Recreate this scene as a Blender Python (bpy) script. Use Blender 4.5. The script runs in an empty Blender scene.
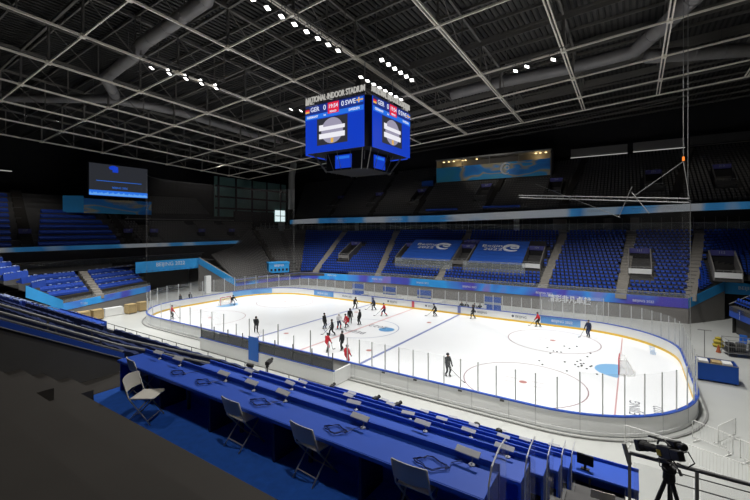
import bpy, math, random
from mathutils import Vector, Matrix
random.seed(7)
PI = math.pi
C = bpy.context.scene.collection
SC = bpy.context.scene

# ------------------------------------------------------------------ camera, world, lamps, exposure
CAM = Vector((27.37, -38.79, 11.97)); YAW = -0.5801
cd = bpy.data.cameras.new('camera'); cam = bpy.data.objects.new('camera', cd); C.objects.link(cam)
cam.location = CAM; cam.rotation_euler = (PI/2, 0, -YAW)
cd.sensor_width = 36; cd.lens = 393.56/750*36; cd.shift_y = -21.59/750
cd.clip_start = .05; cd.clip_end = 400
SC.camera = cam
w = bpy.data.worlds.new('world'); SC.world = w; w.use_nodes = True
w.node_tree.nodes['Background'].inputs[0].default_value = (.8, .9, 1, 1)
w.node_tree.nodes['Background'].inputs[1].default_value = 0.012
SC.view_settings.view_transform = 'Standard'; SC.view_settings.look = 'None'
SC.view_settings.gamma = 1; SC.view_settings.use_curve_mapping = False
SC.view_settings.exposure = 0.0
SPOT_W = 27000.0          # each bank of floodlights over the ice
FILL_W = 1300.0          # each fill spot added under the roof to brighten the stands
def spot(name, loc, target, power, ang, blend, size=.5, col=(1, .985, .95)):
    l = bpy.data.lights.new(name, 'SPOT'); l.energy = power; l.spot_size = math.radians(ang); l.spot_blend = blend
    l.shadow_soft_size = size; l.color = col
    o = bpy.data.objects.new(name, l); C.objects.link(o); o.location = loc
    o.rotation_euler = (Vector(target)-Vector(loc)).to_track_quat('-Z', 'Y').to_euler(); return o
for x, fx in ((-27, 1.15), (-9, .75), (9, .75), (26, 1.0)):
    for y, ty, fy in ((-18, -21, 1.0), (-3, -3, .42), (10, 15, .8)):
        spot('flood_light', (x, y, 27.6+.06*x), (x*1.05, ty, 0), SPOT_W*fx*fy, 98, .85, .9)
spot('fill_light', (-1, 34, 29.5), (-1, 53, 25.2), 1800, 44, .8, .4, (1, .95, .85))  # added spot that brightens the banner below the commentary box
for x in (-9.5, 9.5): 
    l = bpy.data.lights.new('box_light', 'POINT'); l.energy = 90; l.color = (1, .72, .32); l.shadow_soft_size = .3; o = bpy.data.objects.new('box_light', l); C.objects.link(o); o.location = (x, 55.0, 27.9)
for x, y, z, f in ((-62, -16, 25.5, 1.1), (-50, 16, 27, .8), (-24, 40, 30, .5), (8, 42, 31, .5), (40, 42, 32, .4), (44, -8, 30, .8), (28, -37, 28.5, 2.0), (8, -38, 28, 1.2), (-30, -38, 27, .8)):
    spot('fill_light', (x, y, z), (x, y, 0), FILL_W*f, 140, .8, .4, (1, .95, .87))  # downward fill added over the stands and press rows

# ------------------------------------------------------------------ materials
M = {}
def mat(name, col, rough=.6, var=.0, scale=3.0, metal=0, spec=.4, emit=None, estr=1, alpha=1, bump=0, bscale=40):
    m = bpy.data.materials.new(name); m.use_nodes = True; nt = m.node_tree; b = nt.nodes['Principled BSDF']
    b.inputs['Base Color'].default_value = (*col, 1); b.inputs['Roughness'].default_value = rough
    b.inputs['Metallic'].default_value = metal; b.inputs['Specular IOR Level'].default_value = spec
    b.inputs['Alpha'].default_value = alpha
    if emit: b.inputs['Emission Color'].default_value = (*emit, 1); b.inputs['Emission Strength'].default_value = estr
    if var or bump:
        tc = nt.nodes.new('ShaderNodeTexCoord'); no = nt.nodes.new('ShaderNodeTexNoise'); no.inputs['Scale'].default_value = scale
        no.inputs['Detail'].default_value = 6; nt.links.new(tc.outputs['Object'], no.inputs['Vector'])
        if var:
            mx = nt.nodes.new('ShaderNodeMix'); mx.data_type = 'RGBA'
            mx.inputs[6].default_value = (*[c*(1-var) for c in col], 1); mx.inputs[7].default_value = (*[min(1, c*(1+var)) for c in col], 1)
            nt.links.new(no.outputs['Fac'], mx.inputs[0]); nt.links.new(mx.outputs[2], b.inputs['Base Color'])
        if bump:
            n2 = nt.nodes.new('ShaderNodeTexNoise'); n2.inputs['Scale'].default_value = bscale
            nt.links.new(tc.outputs['Object'], n2.inputs['Vector'])
            bp = nt.nodes.new('ShaderNodeBump'); bp.inputs['Strength'].default_value = bump
            nt.links.new(n2.outputs['Fac'], bp.inputs['Height']); nt.links.new(bp.outputs['Normal'], b.inputs['Normal'])
    M[name] = m; return m
def ramp_mat(name, stops, scale, vec=(1, 1, 1), rough=.5, dist=0.6, emit=0):
    """printed artwork: a noise field run through a colour ramp"""
    m = bpy.data.materials.new(name); m.use_nodes = True; nt = m.node_tree; b = nt.nodes['Principled BSDF']
    tc = nt.nodes.new('ShaderNodeTexCoord'); mp = nt.nodes.new('ShaderNodeMapping'); mp.inputs['Scale'].default_value = vec
    no = nt.nodes.new('ShaderNodeTexNoise'); no.inputs['Scale'].default_value = scale; no.inputs['Detail'].default_value = 2; no.inputs['Distortion'].default_value = dist
    cr = nt.nodes.new('ShaderNodeValToRGB'); e = cr.color_ramp.elements
    while len(e) < len(stops): e.new(.5)
    for k, (p, c) in enumerate(stops): e[k].position = p; e[k].color = (*c, 1)
    nt.links.new(tc.outputs['Object'], mp.inputs[0]); nt.links.new(mp.outputs[0], no.inputs['Vector'])
    nt.links.new(no.outputs['Fac'], cr.inputs[0]); nt.links.new(cr.outputs[0], b.inputs['Base Color'])
    b.inputs['Roughness'].default_value = rough
    if emit: nt.links.new(cr.outputs[0], b.inputs['Emission Color']); b.inputs['Emission Strength'].default_value = emit
    M[name] = m; return m
mat('ice', (.93, .95, .97), .22, .02, .4)
mat('line_red', (.62, .1, .12), .4); mat('line_blue', (.2, .24, .48), .4); mat('spot_red', (.5, .22, .2), .4); mat('circle_line', (.34, .24, .26), .4); mat('thin_red', (.6, .34, .35), .4); mat('thin_blue', (.22, .26, .42), .4); mat('crease', (.22, .45, .72), .4); mat('mark_grey', (.09, .1, .13), .4, .4, 6)
mat('mark_blue', (.12, .32, .6), .4)
mat('floor_grey', (.47, .48, .46), .35, .12, .25, bump=.02); mat('board_white', (.82, .83, .82), .35, .03, .6); mat('kick_yellow', (.8, .52, .06), .4)
mat('cap_blue', (.03, .09, .45), .35); mat('glass', (.9, .95, .97), .05, alpha=.09, spec=.6); mat('post', (.55, .56, .56), .4, metal=.2)
mat('glass_dim', (.55, .6, .6), .08, alpha=.2, spec=.5); mat('bench_tint', (.07, .075, .085), .15, alpha=.75)
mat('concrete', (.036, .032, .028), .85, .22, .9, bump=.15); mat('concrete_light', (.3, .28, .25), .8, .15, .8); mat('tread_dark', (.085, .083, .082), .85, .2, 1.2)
mat('wall_dark', (.06, .058, .057), .8, .2, .5); mat('wall_black', (.018, .018, .02), .85, .3, .3); mat('wall_mid', (.2, .19, .18), .8, .15, .5)
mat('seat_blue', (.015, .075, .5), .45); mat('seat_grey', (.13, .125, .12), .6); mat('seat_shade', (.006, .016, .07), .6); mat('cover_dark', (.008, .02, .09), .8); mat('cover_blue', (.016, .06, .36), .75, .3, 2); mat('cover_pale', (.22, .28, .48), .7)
mat('chord', (.85, .79, .69), .6, .15, .5); mat('truss_dark', (.13, .122, .11), .6, .15, .5); mat('deck', (.075, .071, .066), .7, .25, .3); mat('deck_rib', (.03, .029, .027), .7)
mat('duct', (.22, .21, .205), .5, .2, .7, metal=.15); mat('pipe_white', (.5, .5, .48), .5)
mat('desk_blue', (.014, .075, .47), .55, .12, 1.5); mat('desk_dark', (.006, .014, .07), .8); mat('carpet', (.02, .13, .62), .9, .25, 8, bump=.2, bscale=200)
mat('plastic_beige', (.5, .48, .43), .5, .06, 5); mat('chair_metal', (.42, .41, .39), .45, metal=.2); mat('steel', (.3, .3, .29), .45, metal=.3); mat('steel_dark', (.1, .1, .1), .45, metal=.5)
mat('black', (.012, .012, .013), .5); mat('black_rubber', (.02, .02, .02), .8); mat('white_paint', (.75, .75, .73), .45); mat('lamp_grey', (.5, .51, .55), .5); mat('cable', (.012, .03, .14), .5)
mat('banner_blue', (.02, .14, .55), .6, .15, .4); mat('banner_light', (.03, .33, .75), .6, .2, .3); mat('sign_purple', (.07, .07, .26), .5)
mat('banner_royal', (.01, .08, .42), .7, .1, 1); mat('white_print', (.75, .77, .8), .6); mat('grey_print', (.35, .4, .46), .6)
mat('screen_frame', (.008, .008, .01), .7, spec=.1)
mat('acrylic', (.5, .55, .65), .08, alpha=.1, spec=.7); mat('net_white', (.85, .86, .84), .8, alpha=.35); mat('netting', (.2, .19, .185), .9, alpha=.025)
mat('wood', (.45, .33, .16), .7, .2, 4); mat('yellow', (.38, .3, .03), .7); mat('orange', (.4, .1, .04), .6)
mat('skin', (.5, .3, .22), .6); mat('cloth_black', (.016, .018, .02), .8); mat('cloth_red', (.55, .015, .03), .7); mat('cloth_white', (.75, .75, .75), .7); mat('cloth_navy', (.015, .025, .07), .8); mat('stick', (.08, .07, .06), .5)
mat('teal_glass', (.13, .24, .225), .2, .25, .4, spec=.6)
def emit(name, col, s): return mat(name, (0, 0, 0), .6, emit=col, estr=s)
emit('lamp_face', (1, .98, .94), 4); emit('warm_lamp', (1, .75, .35), 2.2); emit('scr_blue', (.006, .045, .52), 1); emit('scr_dark', (.012, .03, .22), 1); emit('scr_bar', (.02, .16, .75), 1)
emit('scr_grey', (.33, .31, .42), 1); emit('scr_white', (.85, .84, .9), 1); emit('scr_red', (.75, .02, .06), 1); emit('scr_text', (.75, .8, .95), 1); emit('scr_gold', (.8, .45, .08), 1); emit('scr_black', (.03, .03, .04), 1)
emit('scr_charcoal', (.022, .024, .03), 1); emit('scr_glow', (.12, .35, .8), 1); emit('daylight', (.75, .9, .92), 1.0); emit('strip_lamp', (.9, .9, .85), .35); emit('led_orange', (1, .25, .03), 1.2)
emit('sign_letter', (.8, .78, .72), .55)
ramp_mat('parapet', [(.30, (.03, .25, .8)), (.42, (.04, .42, .95)), (.5, (.08, .1, .6)), (.6, (.1, .075, .5)), (.68, (.05, .33, .9)), (.78, (.45, .1, .38))], .09, (1, 1, .7), .5, .8)
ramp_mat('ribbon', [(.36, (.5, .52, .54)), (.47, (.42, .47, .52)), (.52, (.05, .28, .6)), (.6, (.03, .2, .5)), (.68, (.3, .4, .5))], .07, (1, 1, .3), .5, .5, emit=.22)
ramp_mat('skybox_art', [(.32, (.015, .16, .6)), (.46, (.02, .3, .8)), (.5, (.5, .42, .22)), (.54, (.03, .38, .8)), (.7, (.05, .42, .65))], .07, (1, 1, 2.2), .5, 1.2)
ramp_mat('board_ad', [(.4, (.1, .28, .62)), (.6, (.18, .42, .75))], .15, (1, 1, 1), .4, 1)

# ------------------------------------------------------------------ mesh helpers
class MB:
    def __init__(s): s.v = []; s.f = []; s.m = []; s.k = 0
    def add(s, vs, fs):
        o = len(s.v); s.v += [tuple(p) for p in vs]; s.f += [tuple(o+i for i in f) for f in fs]; s.m += [s.k]*len(fs); return s
    def box(s, c, d, rz=0):
        cx, cy, cz = c; a, b, h = d[0]/2, d[1]/2, d[2]/2; cs, sn = math.cos(rz), math.sin(rz)
        vs = [(cx+cs*x-sn*y, cy+sn*x+cs*y, cz+z) for x, y, z in ((-a,-b,-h),(a,-b,-h),(a,b,-h),(-a,b,-h),(-a,-b,h),(a,-b,h),(a,b,h),(-a,b,h))]
        return s.add(vs, ((3,2,1,0),(4,5,6,7),(0,1,5,4),(1,2,6,5),(2,3,7,6),(3,0,4,7)))
    def bar(s, p, q, w, h=None):
        h = h or w; p = Vector(p); q = Vector(q); d = (q-p).normalized()
        up = Vector((0,0,1)) if abs(d.z) < .95 else Vector((1,0,0)); r = d.cross(up).normalized(); u = r.cross(d)
        vs = [e+r*a*w/2+u*b*h/2 for e in (p, q) for a, b in ((-1,-1),(1,-1),(1,1),(-1,1))]
        return s.add(vs, ((3,2,1,0),(4,5,6,7),(0,1,5,4),(1,2,6,5),(2,3,7,6),(3,0,4,7)))
    def tube(s, pts, r, n=8, closed=False):
        P = [Vector(p) for p in pts]; m = len(P); vs = []; fs = []; up = None
        for i in range(m):
            a = P[(i-1) % m] if closed or i else P[0]; b = P[(i+1) % m] if closed or i < m-1 else P[-1]
            d = (b-a).normalized()
            if up is None: up = d.orthogonal().normalized()
            up = (up-d*up.dot(d)); up = up.normalized() if up.length > 1e-6 else d.orthogonal().normalized(); rt = d.cross(up)
            rr = r[i] if isinstance(r, (list, tuple)) else r
            vs += [P[i]+(up*math.cos(2*PI*k/n)+rt*math.sin(2*PI*k/n))*rr for k in range(n)]
        for i in range(m if closed else m-1):
            j = (i+1) % m
            fs += [(i*n+k, i*n+(k+1) % n, j*n+(k+1) % n, j*n+k) for k in range(n)]
        if not closed: fs += [tuple(range(n))[::-1], tuple((m-1)*n+k for k in range(n))]
        return s.add(vs, fs)
    def quad(s, a, b, c, d): return s.add((a, b, c, d), ((0,1,2,3),))
    def slab(s, poly, d):
        """closed prism from a planar polygon pushed along d"""
        n = len(poly); d = Vector(d); vs = [Vector(p) for p in poly]+[Vector(p)+d for p in poly]
        return s.add(vs, [tuple(range(n))[::-1], tuple(range(n, 2*n))]+[(i, (i+1) % n, n+(i+1) % n, n+i) for i in range(n)])
    def lathe(s, prof, c=(0,0,0), n=16):
        vs = [(c[0]+r*math.cos(2*PI*k/n), c[1]+r*math.sin(2*PI*k/n), c[2]+z) for r, z in prof for k in range(n)]; m = len(prof)
        fs = [(i*n+k, i*n+(k+1) % n, (i+1)*n+(k+1) % n, (i+1)*n+k) for i in range(m-1) for k in range(n)]
        return s.add(vs, fs+[tuple(range(n))[::-1], tuple((m-1)*n+k for k in range(n))])
    def strip(s, A, B, z0=None, z1=None):
        """wall between two matching polylines"""
        n = len(A); return s.add(list(A)+list(B), [(i, i+1, n+i+1, n+i) for i in range(n-1)])
    def build(s, name, m, parent=None, loc=None, smooth=False, bevel=0):
        me = bpy.data.meshes.new(name); o3 = Vector(loc) if loc is not None else Vector((0,0,0))
        me.from_pydata([Vector(p)-o3 for p in s.v] if loc is not None else s.v, [], s.f)
        for x in (m if isinstance(m, (list, tuple)) else [m]): me.materials.append(M[x])
        if max(s.m, default=0): me.polygons.foreach_set('material_index', s.m)
        if smooth: me.polygons.foreach_set('use_smooth', [True]*len(s.f))
        me.update(); o = bpy.data.objects.new(name, me); C.objects.link(o)
        if loc is not None: o.location = loc
        if parent is not None: o.parent = parent
        if bevel:
            b = o.modifiers.new('bevel', 'BEVEL'); b.width = bevel; b.segments = 2; b.limit_method = 'ANGLE'
        return o
def tag(o, label, cat, group=None):
    o['label'] = label; o['category'] = cat
    if group: o['group'] = group
    return o
def thing(name, label, cat, loc=(0,0,0), rz=0, group=None):
    o = bpy.data.objects.new(name, None); C.objects.link(o); o.empty_display_size = .2
    o.location = loc; o.rotation_euler = (0,0,rz); return tag(o, label, cat, group)
def struct(o): o['kind'] = 'structure'; return o
def stuff(o): o['kind'] = 'stuff'; return o
def kids(o): return [c for c in bpy.data.objects if c.parent == o]
def dup(src, loc, rz=0, label=None, group=None, ch=None):
    r = src.copy(); C.objects.link(r); r.location = loc; r.rotation_euler = (0,0,rz)
    if label: r['label'] = label
    if group: r['group'] = group
    for c in (kids(src) if ch is None else ch):
        d = c.copy(); C.objects.link(d); d.parent = r
        for g in kids(c):
            e = g.copy(); C.objects.link(e); e.parent = d
    return r
def text(body, size, m, name='lettering', parent=None, loc=(0,0,0), rot=(0,0,0), ext=.01, align='CENTER', sx=1, bold=0):
    cu = bpy.data.curves.new(name, 'FONT'); cu.body = body; cu.size = size; cu.extrude = ext; cu.align_x = align; cu.align_y = 'CENTER'; cu.offset = bold; cu.resolution_u = 3
    t = bpy.data.objects.new(name, cu); C.objects.link(t); bpy.context.view_layer.update()
    me = bpy.data.meshes.new_from_object(t.evaluated_get(bpy.context.evaluated_depsgraph_get())); bpy.data.objects.remove(t)
    me.materials.clear(); me.materials.append(M[m]); me.name = name
    o = bpy.data.objects.new(name, me); C.objects.link(o); o.location = loc; o.rotation_euler = rot; o.scale = (sx, 1, 1)
    if parent is not None: o.parent = parent
    return o
def lerp(a, b, t): return tuple(a[i]+(b[i]-a[i])*t for i in range(len(a)))
def resample(P, step):
    P = [Vector(p) for p in P]; out = []; carry = 0
    for a, b in zip(P, P[1:]):
        L = (b-a).length; t = carry
        while t < L: out.append((a+(b-a)*(t/L), (b-a).normalized())); t += step
        carry = t-L
    return out
def pix(p):
    d = Vector(p)-CAM; c, s = math.cos(YAW), math.sin(YAW); u = c*d.x-s*d.y; ww = s*d.x+c*d.y
    return (375+393.56*u/ww, 228.4-393.56*d.z/ww, ww) if ww > .1 else None

# ------------------------------------------------------------------ the setting: arena floor and ice
fl = MB(); fl.box((0, 8, -.15), (170, 130, .2)); struct(fl.build('floor', 'floor_grey'))
XL, XR, YN, YF, RC = -29.8, 30.9, -13.3, 13.3, 8.5
def outline(off=0.0, n=14):
    P = []
    for cx, cy, a0 in ((XR-RC, YN+RC, -90), (XR-RC, YF-RC, 0), (XL+RC, YF-RC, 90), (XL+RC, YN+RC, 180)):
        for k in range(n+1):
            a = math.radians(a0+90*k/n); P.append((cx+(RC+off)*math.cos(a), cy+(RC+off)*math.sin(a)))
    return P
ice = MB(); ice.slab([(x, y, -.05) for x, y in outline(.05)], (0, 0, .05)); ice_o = struct(ice.build('ice_sheet', 'ice'))
def mark(name, m, b): return b.build(name, m, ice_o)
def ring(b, cx, cy, r, w_=.1, n=40, a0=0, a1=360, z=.006):
    pts = [math.radians(a0+(a1-a0)*k/n) for k in range(n+1)]
    b.strip([(cx+(r-w_/2)*math.cos(a), cy+(r-w_/2)*math.sin(a), z) for a in pts], [(cx+(r+w_/2)*math.cos(a), cy+(r+w_/2)*math.sin(a), z) for a in pts])
def flat(b, x0, x1, y0, y1, z=.006): b.quad((x0,y0,z),(x1,y0,z),(x1,y1,z),(x0,y1,z))
for x in (-7.2, 7.2): b = MB(); flat(b, x-.16, x+.16, YN, YF); mark('blue_line', 'line_blue', b)
b = MB(); flat(b, -.12, .12, YN, YF); mark('center_line', 'thin_red', b)
for x in (-26, 26.4): b = MB(); flat(b, x-.05, x+.05, -11.9, 11.9); mark('goal_line', 'thin_red', b)
b = MB(); ring(b, 0, 0, 4.5, .1); mark('center_circle', 'thin_blue', b)
for x in (-20, 20.2):
    for y in (-6.8, 6.8):
        b = MB(); ring(b, x, y, 4.5, .1)
        for sx in (-1, 1):
            for sy in (-1, 1): flat(b, x+sx*.6-.02 if sx > 0 else x-1.5, x+1.5 if sx > 0 else x-.58, y+sy*.45-.03, y+sy*.45+.03)
        mark('faceoff_circle', 'circle_line', b); b = MB(); ring(b, x, y, .15, .3, 16); mark('faceoff_spot', 'spot_red', b)
for x in (-5.7, 5.7):
    for y in (-6.8, 6.8): b = MB(); ring(b, x, y, .15, .3, 16); mark('faceoff_spot', 'spot_red', b)
for x, s in ((-26, 1), (26.4, -1)):
    b = MB(); n = 16; b.add([(x, -1.8, .008)]+[(x+s*1.8*math.sin(PI*k/n)*.999, -1.8*math.cos(PI*k/n), .008) for k in range(n+1)], [tuple(range(n+2))]); mark('goal_crease', 'crease', b)
for body, x, y, sz, rz, m in (('BEIJING', -.2, -1.9, 1.25, PI, 'mark_grey'), ('2022', 1.4, 1.6, 1.3, PI, 'mark_grey'), ('BEIJING 2022', 29.0, 8.6, .62, PI*.5, 'mark_blue'), ('BEIJING', 27.5, -7.6, .9, PI/2, 'mark_grey'), ('2022', 28.8, -7.0, .8, PI/2, 'mark_grey')):
    text(body, sz, m, 'ice_lettering', ice_o, (x, y, .008), (0, 0, rz), .001)
b = MB(); ring(b, 3.0, .9, .5, .9, 14); mark('ice_emblem', 'mark_blue', b)
for k in range(26):                                                   # loose pucks near the right goal
    x, y = (random.uniform(20, 25), random.uniform(-3, 7)) if k else (22.3, -.2)
    if k < 6: x, y = 23.6+random.uniform(-.5, .5), -.2+random.uniform(-.7, .7)
    pk = MB(); pk.lathe([(.075, 0), (.085, .008), (.085, .03), (.075, .038)], n=12)
    o = pk.build('hockey_puck', 'black_rubber'); o.location = (x, y, .012); tag(o, 'black puck lying loose on the ice near the right-hand goal', 'puck', 'pucks near the right-hand goal')

# ------------------------------------------------------------------ dasher boards and glass
rb = thing('rink_boards', 'white boards with blue cap rail and clear glass enclosing the ice', 'rink boards')
OUT = outline(0, 14); OUT2 = OUT+[OUT[0]]
samples = resample([(x, y, 0) for x, y in OUT2], 2.4)
def side_at(p, nrm, off): return p+nrm*off
PTS = [(p, Vector((d.y, -d.x, 0))) for p, d in samples]
def arc_between(i, off, z):
    """the outline between two samples with in-between points so that corners stay round"""
    a = PTS[i]; bq = PTS[(i+1) % len(PTS)]; return [a[0]+a[1]*off+Vector((0,0,z)), bq[0]+bq[1]*off+Vector((0,0,z))]
fine = resample([(x, y, 0) for x, y in OUT2], .4); FN = len(fine)
def fpt(k, off, z): p, d = fine[k % FN]; n = Vector((d.y, -d.x, 0)); return p+n*off+Vector((0,0,z))
def sweep(b, k0, k1, prof):
    """sweep a closed profile of (offset, z) along the outline"""
    m = len(prof); vs = []; fs = []
    for k in range(k0, k1+1): vs += [fpt(k, o, z) for o, z in prof]
    for i in range(k1-k0): fs += [(i*m+j, i*m+(j+1) % m, (i+1)*m+(j+1) % m, (i+1)*m+j) for j in range(m)]
    fs += [tuple(range(m))[::-1], tuple((k1-k0)*m+j for j in range(m))]
    b.add(vs, fs)
STEP = 6
for k in range(0, FN, STEP):
    b = MB(); b.k = 0; k1 = min(k+STEP, FN)
    sweep(b, k, k1, [(0, .2), (.1, .2), (.1, 1.13), (0, 1.13)]); 
    p = [fpt(k, .102, z) for z in (.22, 1.12)]; o2 = [fpt(k, .11, z) for z in (.22, 1.12)]
    b.k = 1; b.bar(fpt(k, .103, .05), fpt(k, .103, 1.12), .035, .03)
    b.build('board_panel', ['board_white', 'post'], rb)
b = MB(); sweep(b, 0, FN, [(-.02, .0), (0, .0), (0, .24), (-.02, .24)]); b.build('kick_plate', 'kick_yellow', rb)
b = MB(); sweep(b, 0, FN, [(.02, .02), (.12, .02), (.12, .2), (.02, .2)]); b.build('base_plate', 'board_white', rb)
b = MB(); sweep(b, 0, FN, [(-.05, 1.13), (.16, 1.13), (.16, 1.2), (-.05, 1.2)]); b.build('cap_rail', 'cap_blue', rb)
b = MB(); sweep(b, 0, FN, [(.5, .0), (.62, .0), (.62, .05), (.5, .05)]); b.build('cable_channel', 'steel', rb)
idx = 0; k = 0; KS = []
while k < FN: KS.append(k); k += 3 if fine[k][0].x > 8 else 5
for k, GS in zip(KS, [b_-a_ for a_, b_ in zip(KS, KS[1:]+[FN])]):
    p = fpt(k, .05, 0)
    gh = 1.95 if abs(p.x) < 24 else 2.4
    if p.y < -13 and -8.5 < p.x < 8.5 and idx % 2: gh = 1.2
    idx += 1
    b = MB(); b.bar((p.x, p.y, 1.2), (p.x, p.y, 1.2+gh), .07, .07); po = b.build('glass_post', 'post', rb)
    if p.y < -13 and -8 < p.x < 7.6: continue
    q0, q1 = [fpt(j, .05, 0) for j in range(k, min(k+GS, FN)+1)], None
    b = MB(); b.strip([(q.x, q.y, 1.22) for q in q0], [(q.x, q.y, 1.2+gh-.02) for q in q0]); b.build('glass_pane', 'glass', rb)
# coloured pillars and adverts on the inside of the far boards
def inner(x0, x1, z0, z1, m, name, off=-.006):
    b = MB(); b.box(((x0+x1)/2, YF+off, (z0+z1)/2), (x1-x0, .012, z1-z0)); return b.build(name, m, rb)
for x, m in ((-7.2, 'line_blue'), (7.2, 'line_blue'), (0, 'line_red')): inner(x-.22, x+.22, .2, 1.12, m, 'line_stripe', -.012)
inner(17.8, 22.2, .26, 1.1, 'board_ad', 'blue_advert'); inner(-19.6, -15.2, .26, 1.1, 'board_ad', 'blue_advert')
for x, s, m, sz in ((20.2, 'BEIJING 2022', 'white_print', .42), (-17.6, 'BEIJING 2022', 'white_print', .42), (-12.3, 'BEIJING 2022', 'mark_grey', .36), (-3.6, '\u25cf BEIJING', 'mark_grey', .4), (2.6, '\u25cf 2022', 'mark_grey', .4), (10.2, '\u25cf BEIJING', 'mark_grey', .4), (15.2, '\u25cf BEIJING', 'mark_grey', .42)):
    text(s, sz, m, 'advert_lettering', rb, (x, YF-.02, .68), (PI/2, 0, 0), .003)
for k, s in ((0, 'OMEGA'), (1, '\u25cf 2022')): pass
bl = MB(); kk = [k for k in range(FN) if fine[k][0].x < -27.2 and 4 < fine[k][0].y < 13]; sweep(bl, kk[0], kk[-1], [(-.02, .27), (-.005, .27), (-.005, 1.1), (-.02, 1.1)]); bl.build('blue_advert', 'board_ad', rb)
for x in (11.5, 14.2, 17.6, 20.4):                                     # little latch boxes outside the near boards
    b = MB(); b.box((x, YN-.13, 1.02), (.26, .06, .1)); b.build('gate_latch', 'steel_dark', rb)

# team bench box on the near side
tb = thing('team_bench_box', 'white walled team bench box outside the near boards', 'bench box', (0, -14.5, 0))
def local(b, o, name, m, **k):
    b.v = [(x-o.location.x, y-o.location.y, z-o.location.z) for x, y, z in b.v]; return b.build(name, m, o, **k)
b = MB(); b.box((-.1, -15.55, .56), (17.0, .12, 1.12)); local(b, tb, 'outer_wall', 'board_white')
b = MB(); b.box((8.4, -14.5, .56), (.12, 2.0, 1.12)); local(b, tb, 'end_wall', 'board_white')
b = MB(); b.box((-8.6, -14.5, .56), (.12, 2.0, 1.12)); local(b, tb, 'end_wall', 'board_white')
b = MB(); b.box((-.1, -15.55, 1.15), (17.1, .16, .06)); local(b, tb, 'cap', 'cap_blue')
b = MB(); b.box((-.1, -14.5, .12), (16.9, 1.95, .22)); local(b, tb, 'raised_floor', 'black_rubber')
for x0, x1 in ((-8.3, -.9), (.9, 8.1)):
    b = MB(); b.box(((x0+x1)/2, -15.2, .62), (x1-x0, .4, .06)); 
    for x in (x0+.2, (x0+x1)/2, x1-.2): b.box((x, -15.2, .41), (.08, .35, .36))
    local(b, tb, 'player_bench', 'wood')
for k in range(8):
    x0 = -8.5+k*2.1
    b = MB(); b.box((x0+1.05, -15.55, 1.55), (2.02, .02, .74)); local(b, tb, 'tinted_pane', 'bench_tint')
for k in range(9): b = MB(); b.bar((-8.5+k*2.1, -15.55, 1.18), (-8.5+k*2.1, -15.55, 2.5), .06, .06); local(b, tb, 'post', 'steel_dark')
bf = MB(); bf.box((-.6, -15.66, 1.35), (1.3, .03, 2.1)); tag(bf.build('banner', 'banner_blue', loc=(-.6, -15.66, .3)), 'blue banner hanging on the outside of the near bench box', 'banner')
# penalty boxes / officials on the far side
pb = thing('penalty_box', 'long low white officials box behind the far boards', 'penalty box', (0, 15, 0))
b = MB(); b.box((0, 16.4, .55), (20, .1, 1.1)); local(b, pb, 'rear_wall', 'board_white')
for x in (-10, -3.3, 3.3, 10): b = MB(); b.box((x, 14.95, .55), (.1, 2.9, 1.1)); local(b, pb, 'partition', 'board_white')
for x0 in (-9.5, -2.8, 3.9): b = MB(); b.box((x0+2.9, 15.9, .45), (5.4, .4, .06)); b.box((x0+.6, 15.9, .21), (.08, .35, .42)); b.box((x0+5.2, 15.9, .21), (.08, .35, .42)); local(b, pb, 'bench', 'wood')
for x, lab in ((-13.0, 'leftmost'), (-6.6, 'second from left'), (-.2, 'third from left'), (10.6, 'rightmost')):
    t = thing('banner_barrier', 'blue banner barrier with white band behind the far boards, '+lab, 'barrier', (x, 17.4, 0), 0, 'blue banner barriers behind the far boards')
    b = MB(); b.box((0, 0, 1.2), (2.4, .06, 2.0)); b.build('banner', 'banner_royal', t)
    b = MB(); b.box((0, -.035, 1.25), (2.4, .01, .34)); b.build('white_band', 'grey_print', t)
    b = MB(); b.box((-1.1, 0, .1), (.08, .6, .2)); b.box((1.1, 0, .1), (.08, .6, .2)); b.build('foot', 'steel_dark', t)
gl = thing('glass_lettering', 'large white brush-style lettering stuck on the far glass', 'lettering', (20.6, 17.8, 1.9))
text('\u7cbe\u5f69\u975e\u51e1\u5353\u8d8a', .98, 'white_print', 'characters', gl, (-.2, 0, .75), (PI/2, 0, 0), .01, sx=.86, bold=.025)
b = MB(); b.box((0, .05, .2), (7.5, .03, 2.3)); b.build('backing_pane', 'glass', gl)
for x in (-3.7, 3.7): b = MB(); b.bar((x, .05, -1.9), (x, .05, 1.35), .06); b.build('post', 'post', gl)

# goals
def goal(label, x, s):
    t = thing('hockey_goal', label, 'goal', (x, 0, 0), 0 if s > 0 else PI)     # opening faces -x when s>0
    for y in (-.92, .92): b = MB(); b.tube([(0, y, 0), (0, y, 1.22)], .045); b.build('goal_post', 'line_red', t, smooth=True)
    b = MB(); b.tube([(0, -.92, 1.22), (0, .92, 1.22)], .045); b.build('crossbar', 'line_red', t, smooth=True)
    b = MB(); b.tube([(0, -.92, .03), (.7, -.95, .03), (1.1, -.6, .03), (1.12, .6, .03), (.7, .95, .03), (0, .92, .03)], .035); b.tube([(0, -.92, 1.22), (.45, -.75, 1.2), (.5, 0, 1.2), (.45, .75, 1.2), (0, .92, 1.22)], .025); b.tube([(.5, 0, 1.2), (1.12, 0, .03)], .025); b.build('base_frame', 'white_paint', t, smooth=True)
    b = MB(); A = [(0, -.92), (.45, -.75), (.5, 0), (.45, .75), (0, .92)]; B = [(0, -.92), (.72, -.93), (1.12, 0), (.72, .93), (0, .92)]
    b.strip([(x_, y_, 1.2) for x_, y_ in A], [(x_, y_, .03) for x_, y_ in B]); b.add([(x_, y_, 1.21) for x_, y_ in A], [(0,1,2,3,4)]); b.build('goal_net', 'net_white', t)
goal('red-posted goal with white net in front of the blue crease at the right end', 26.4, 1)
goal('small far goal with white net at the left end', -26.0, -1)

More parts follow.
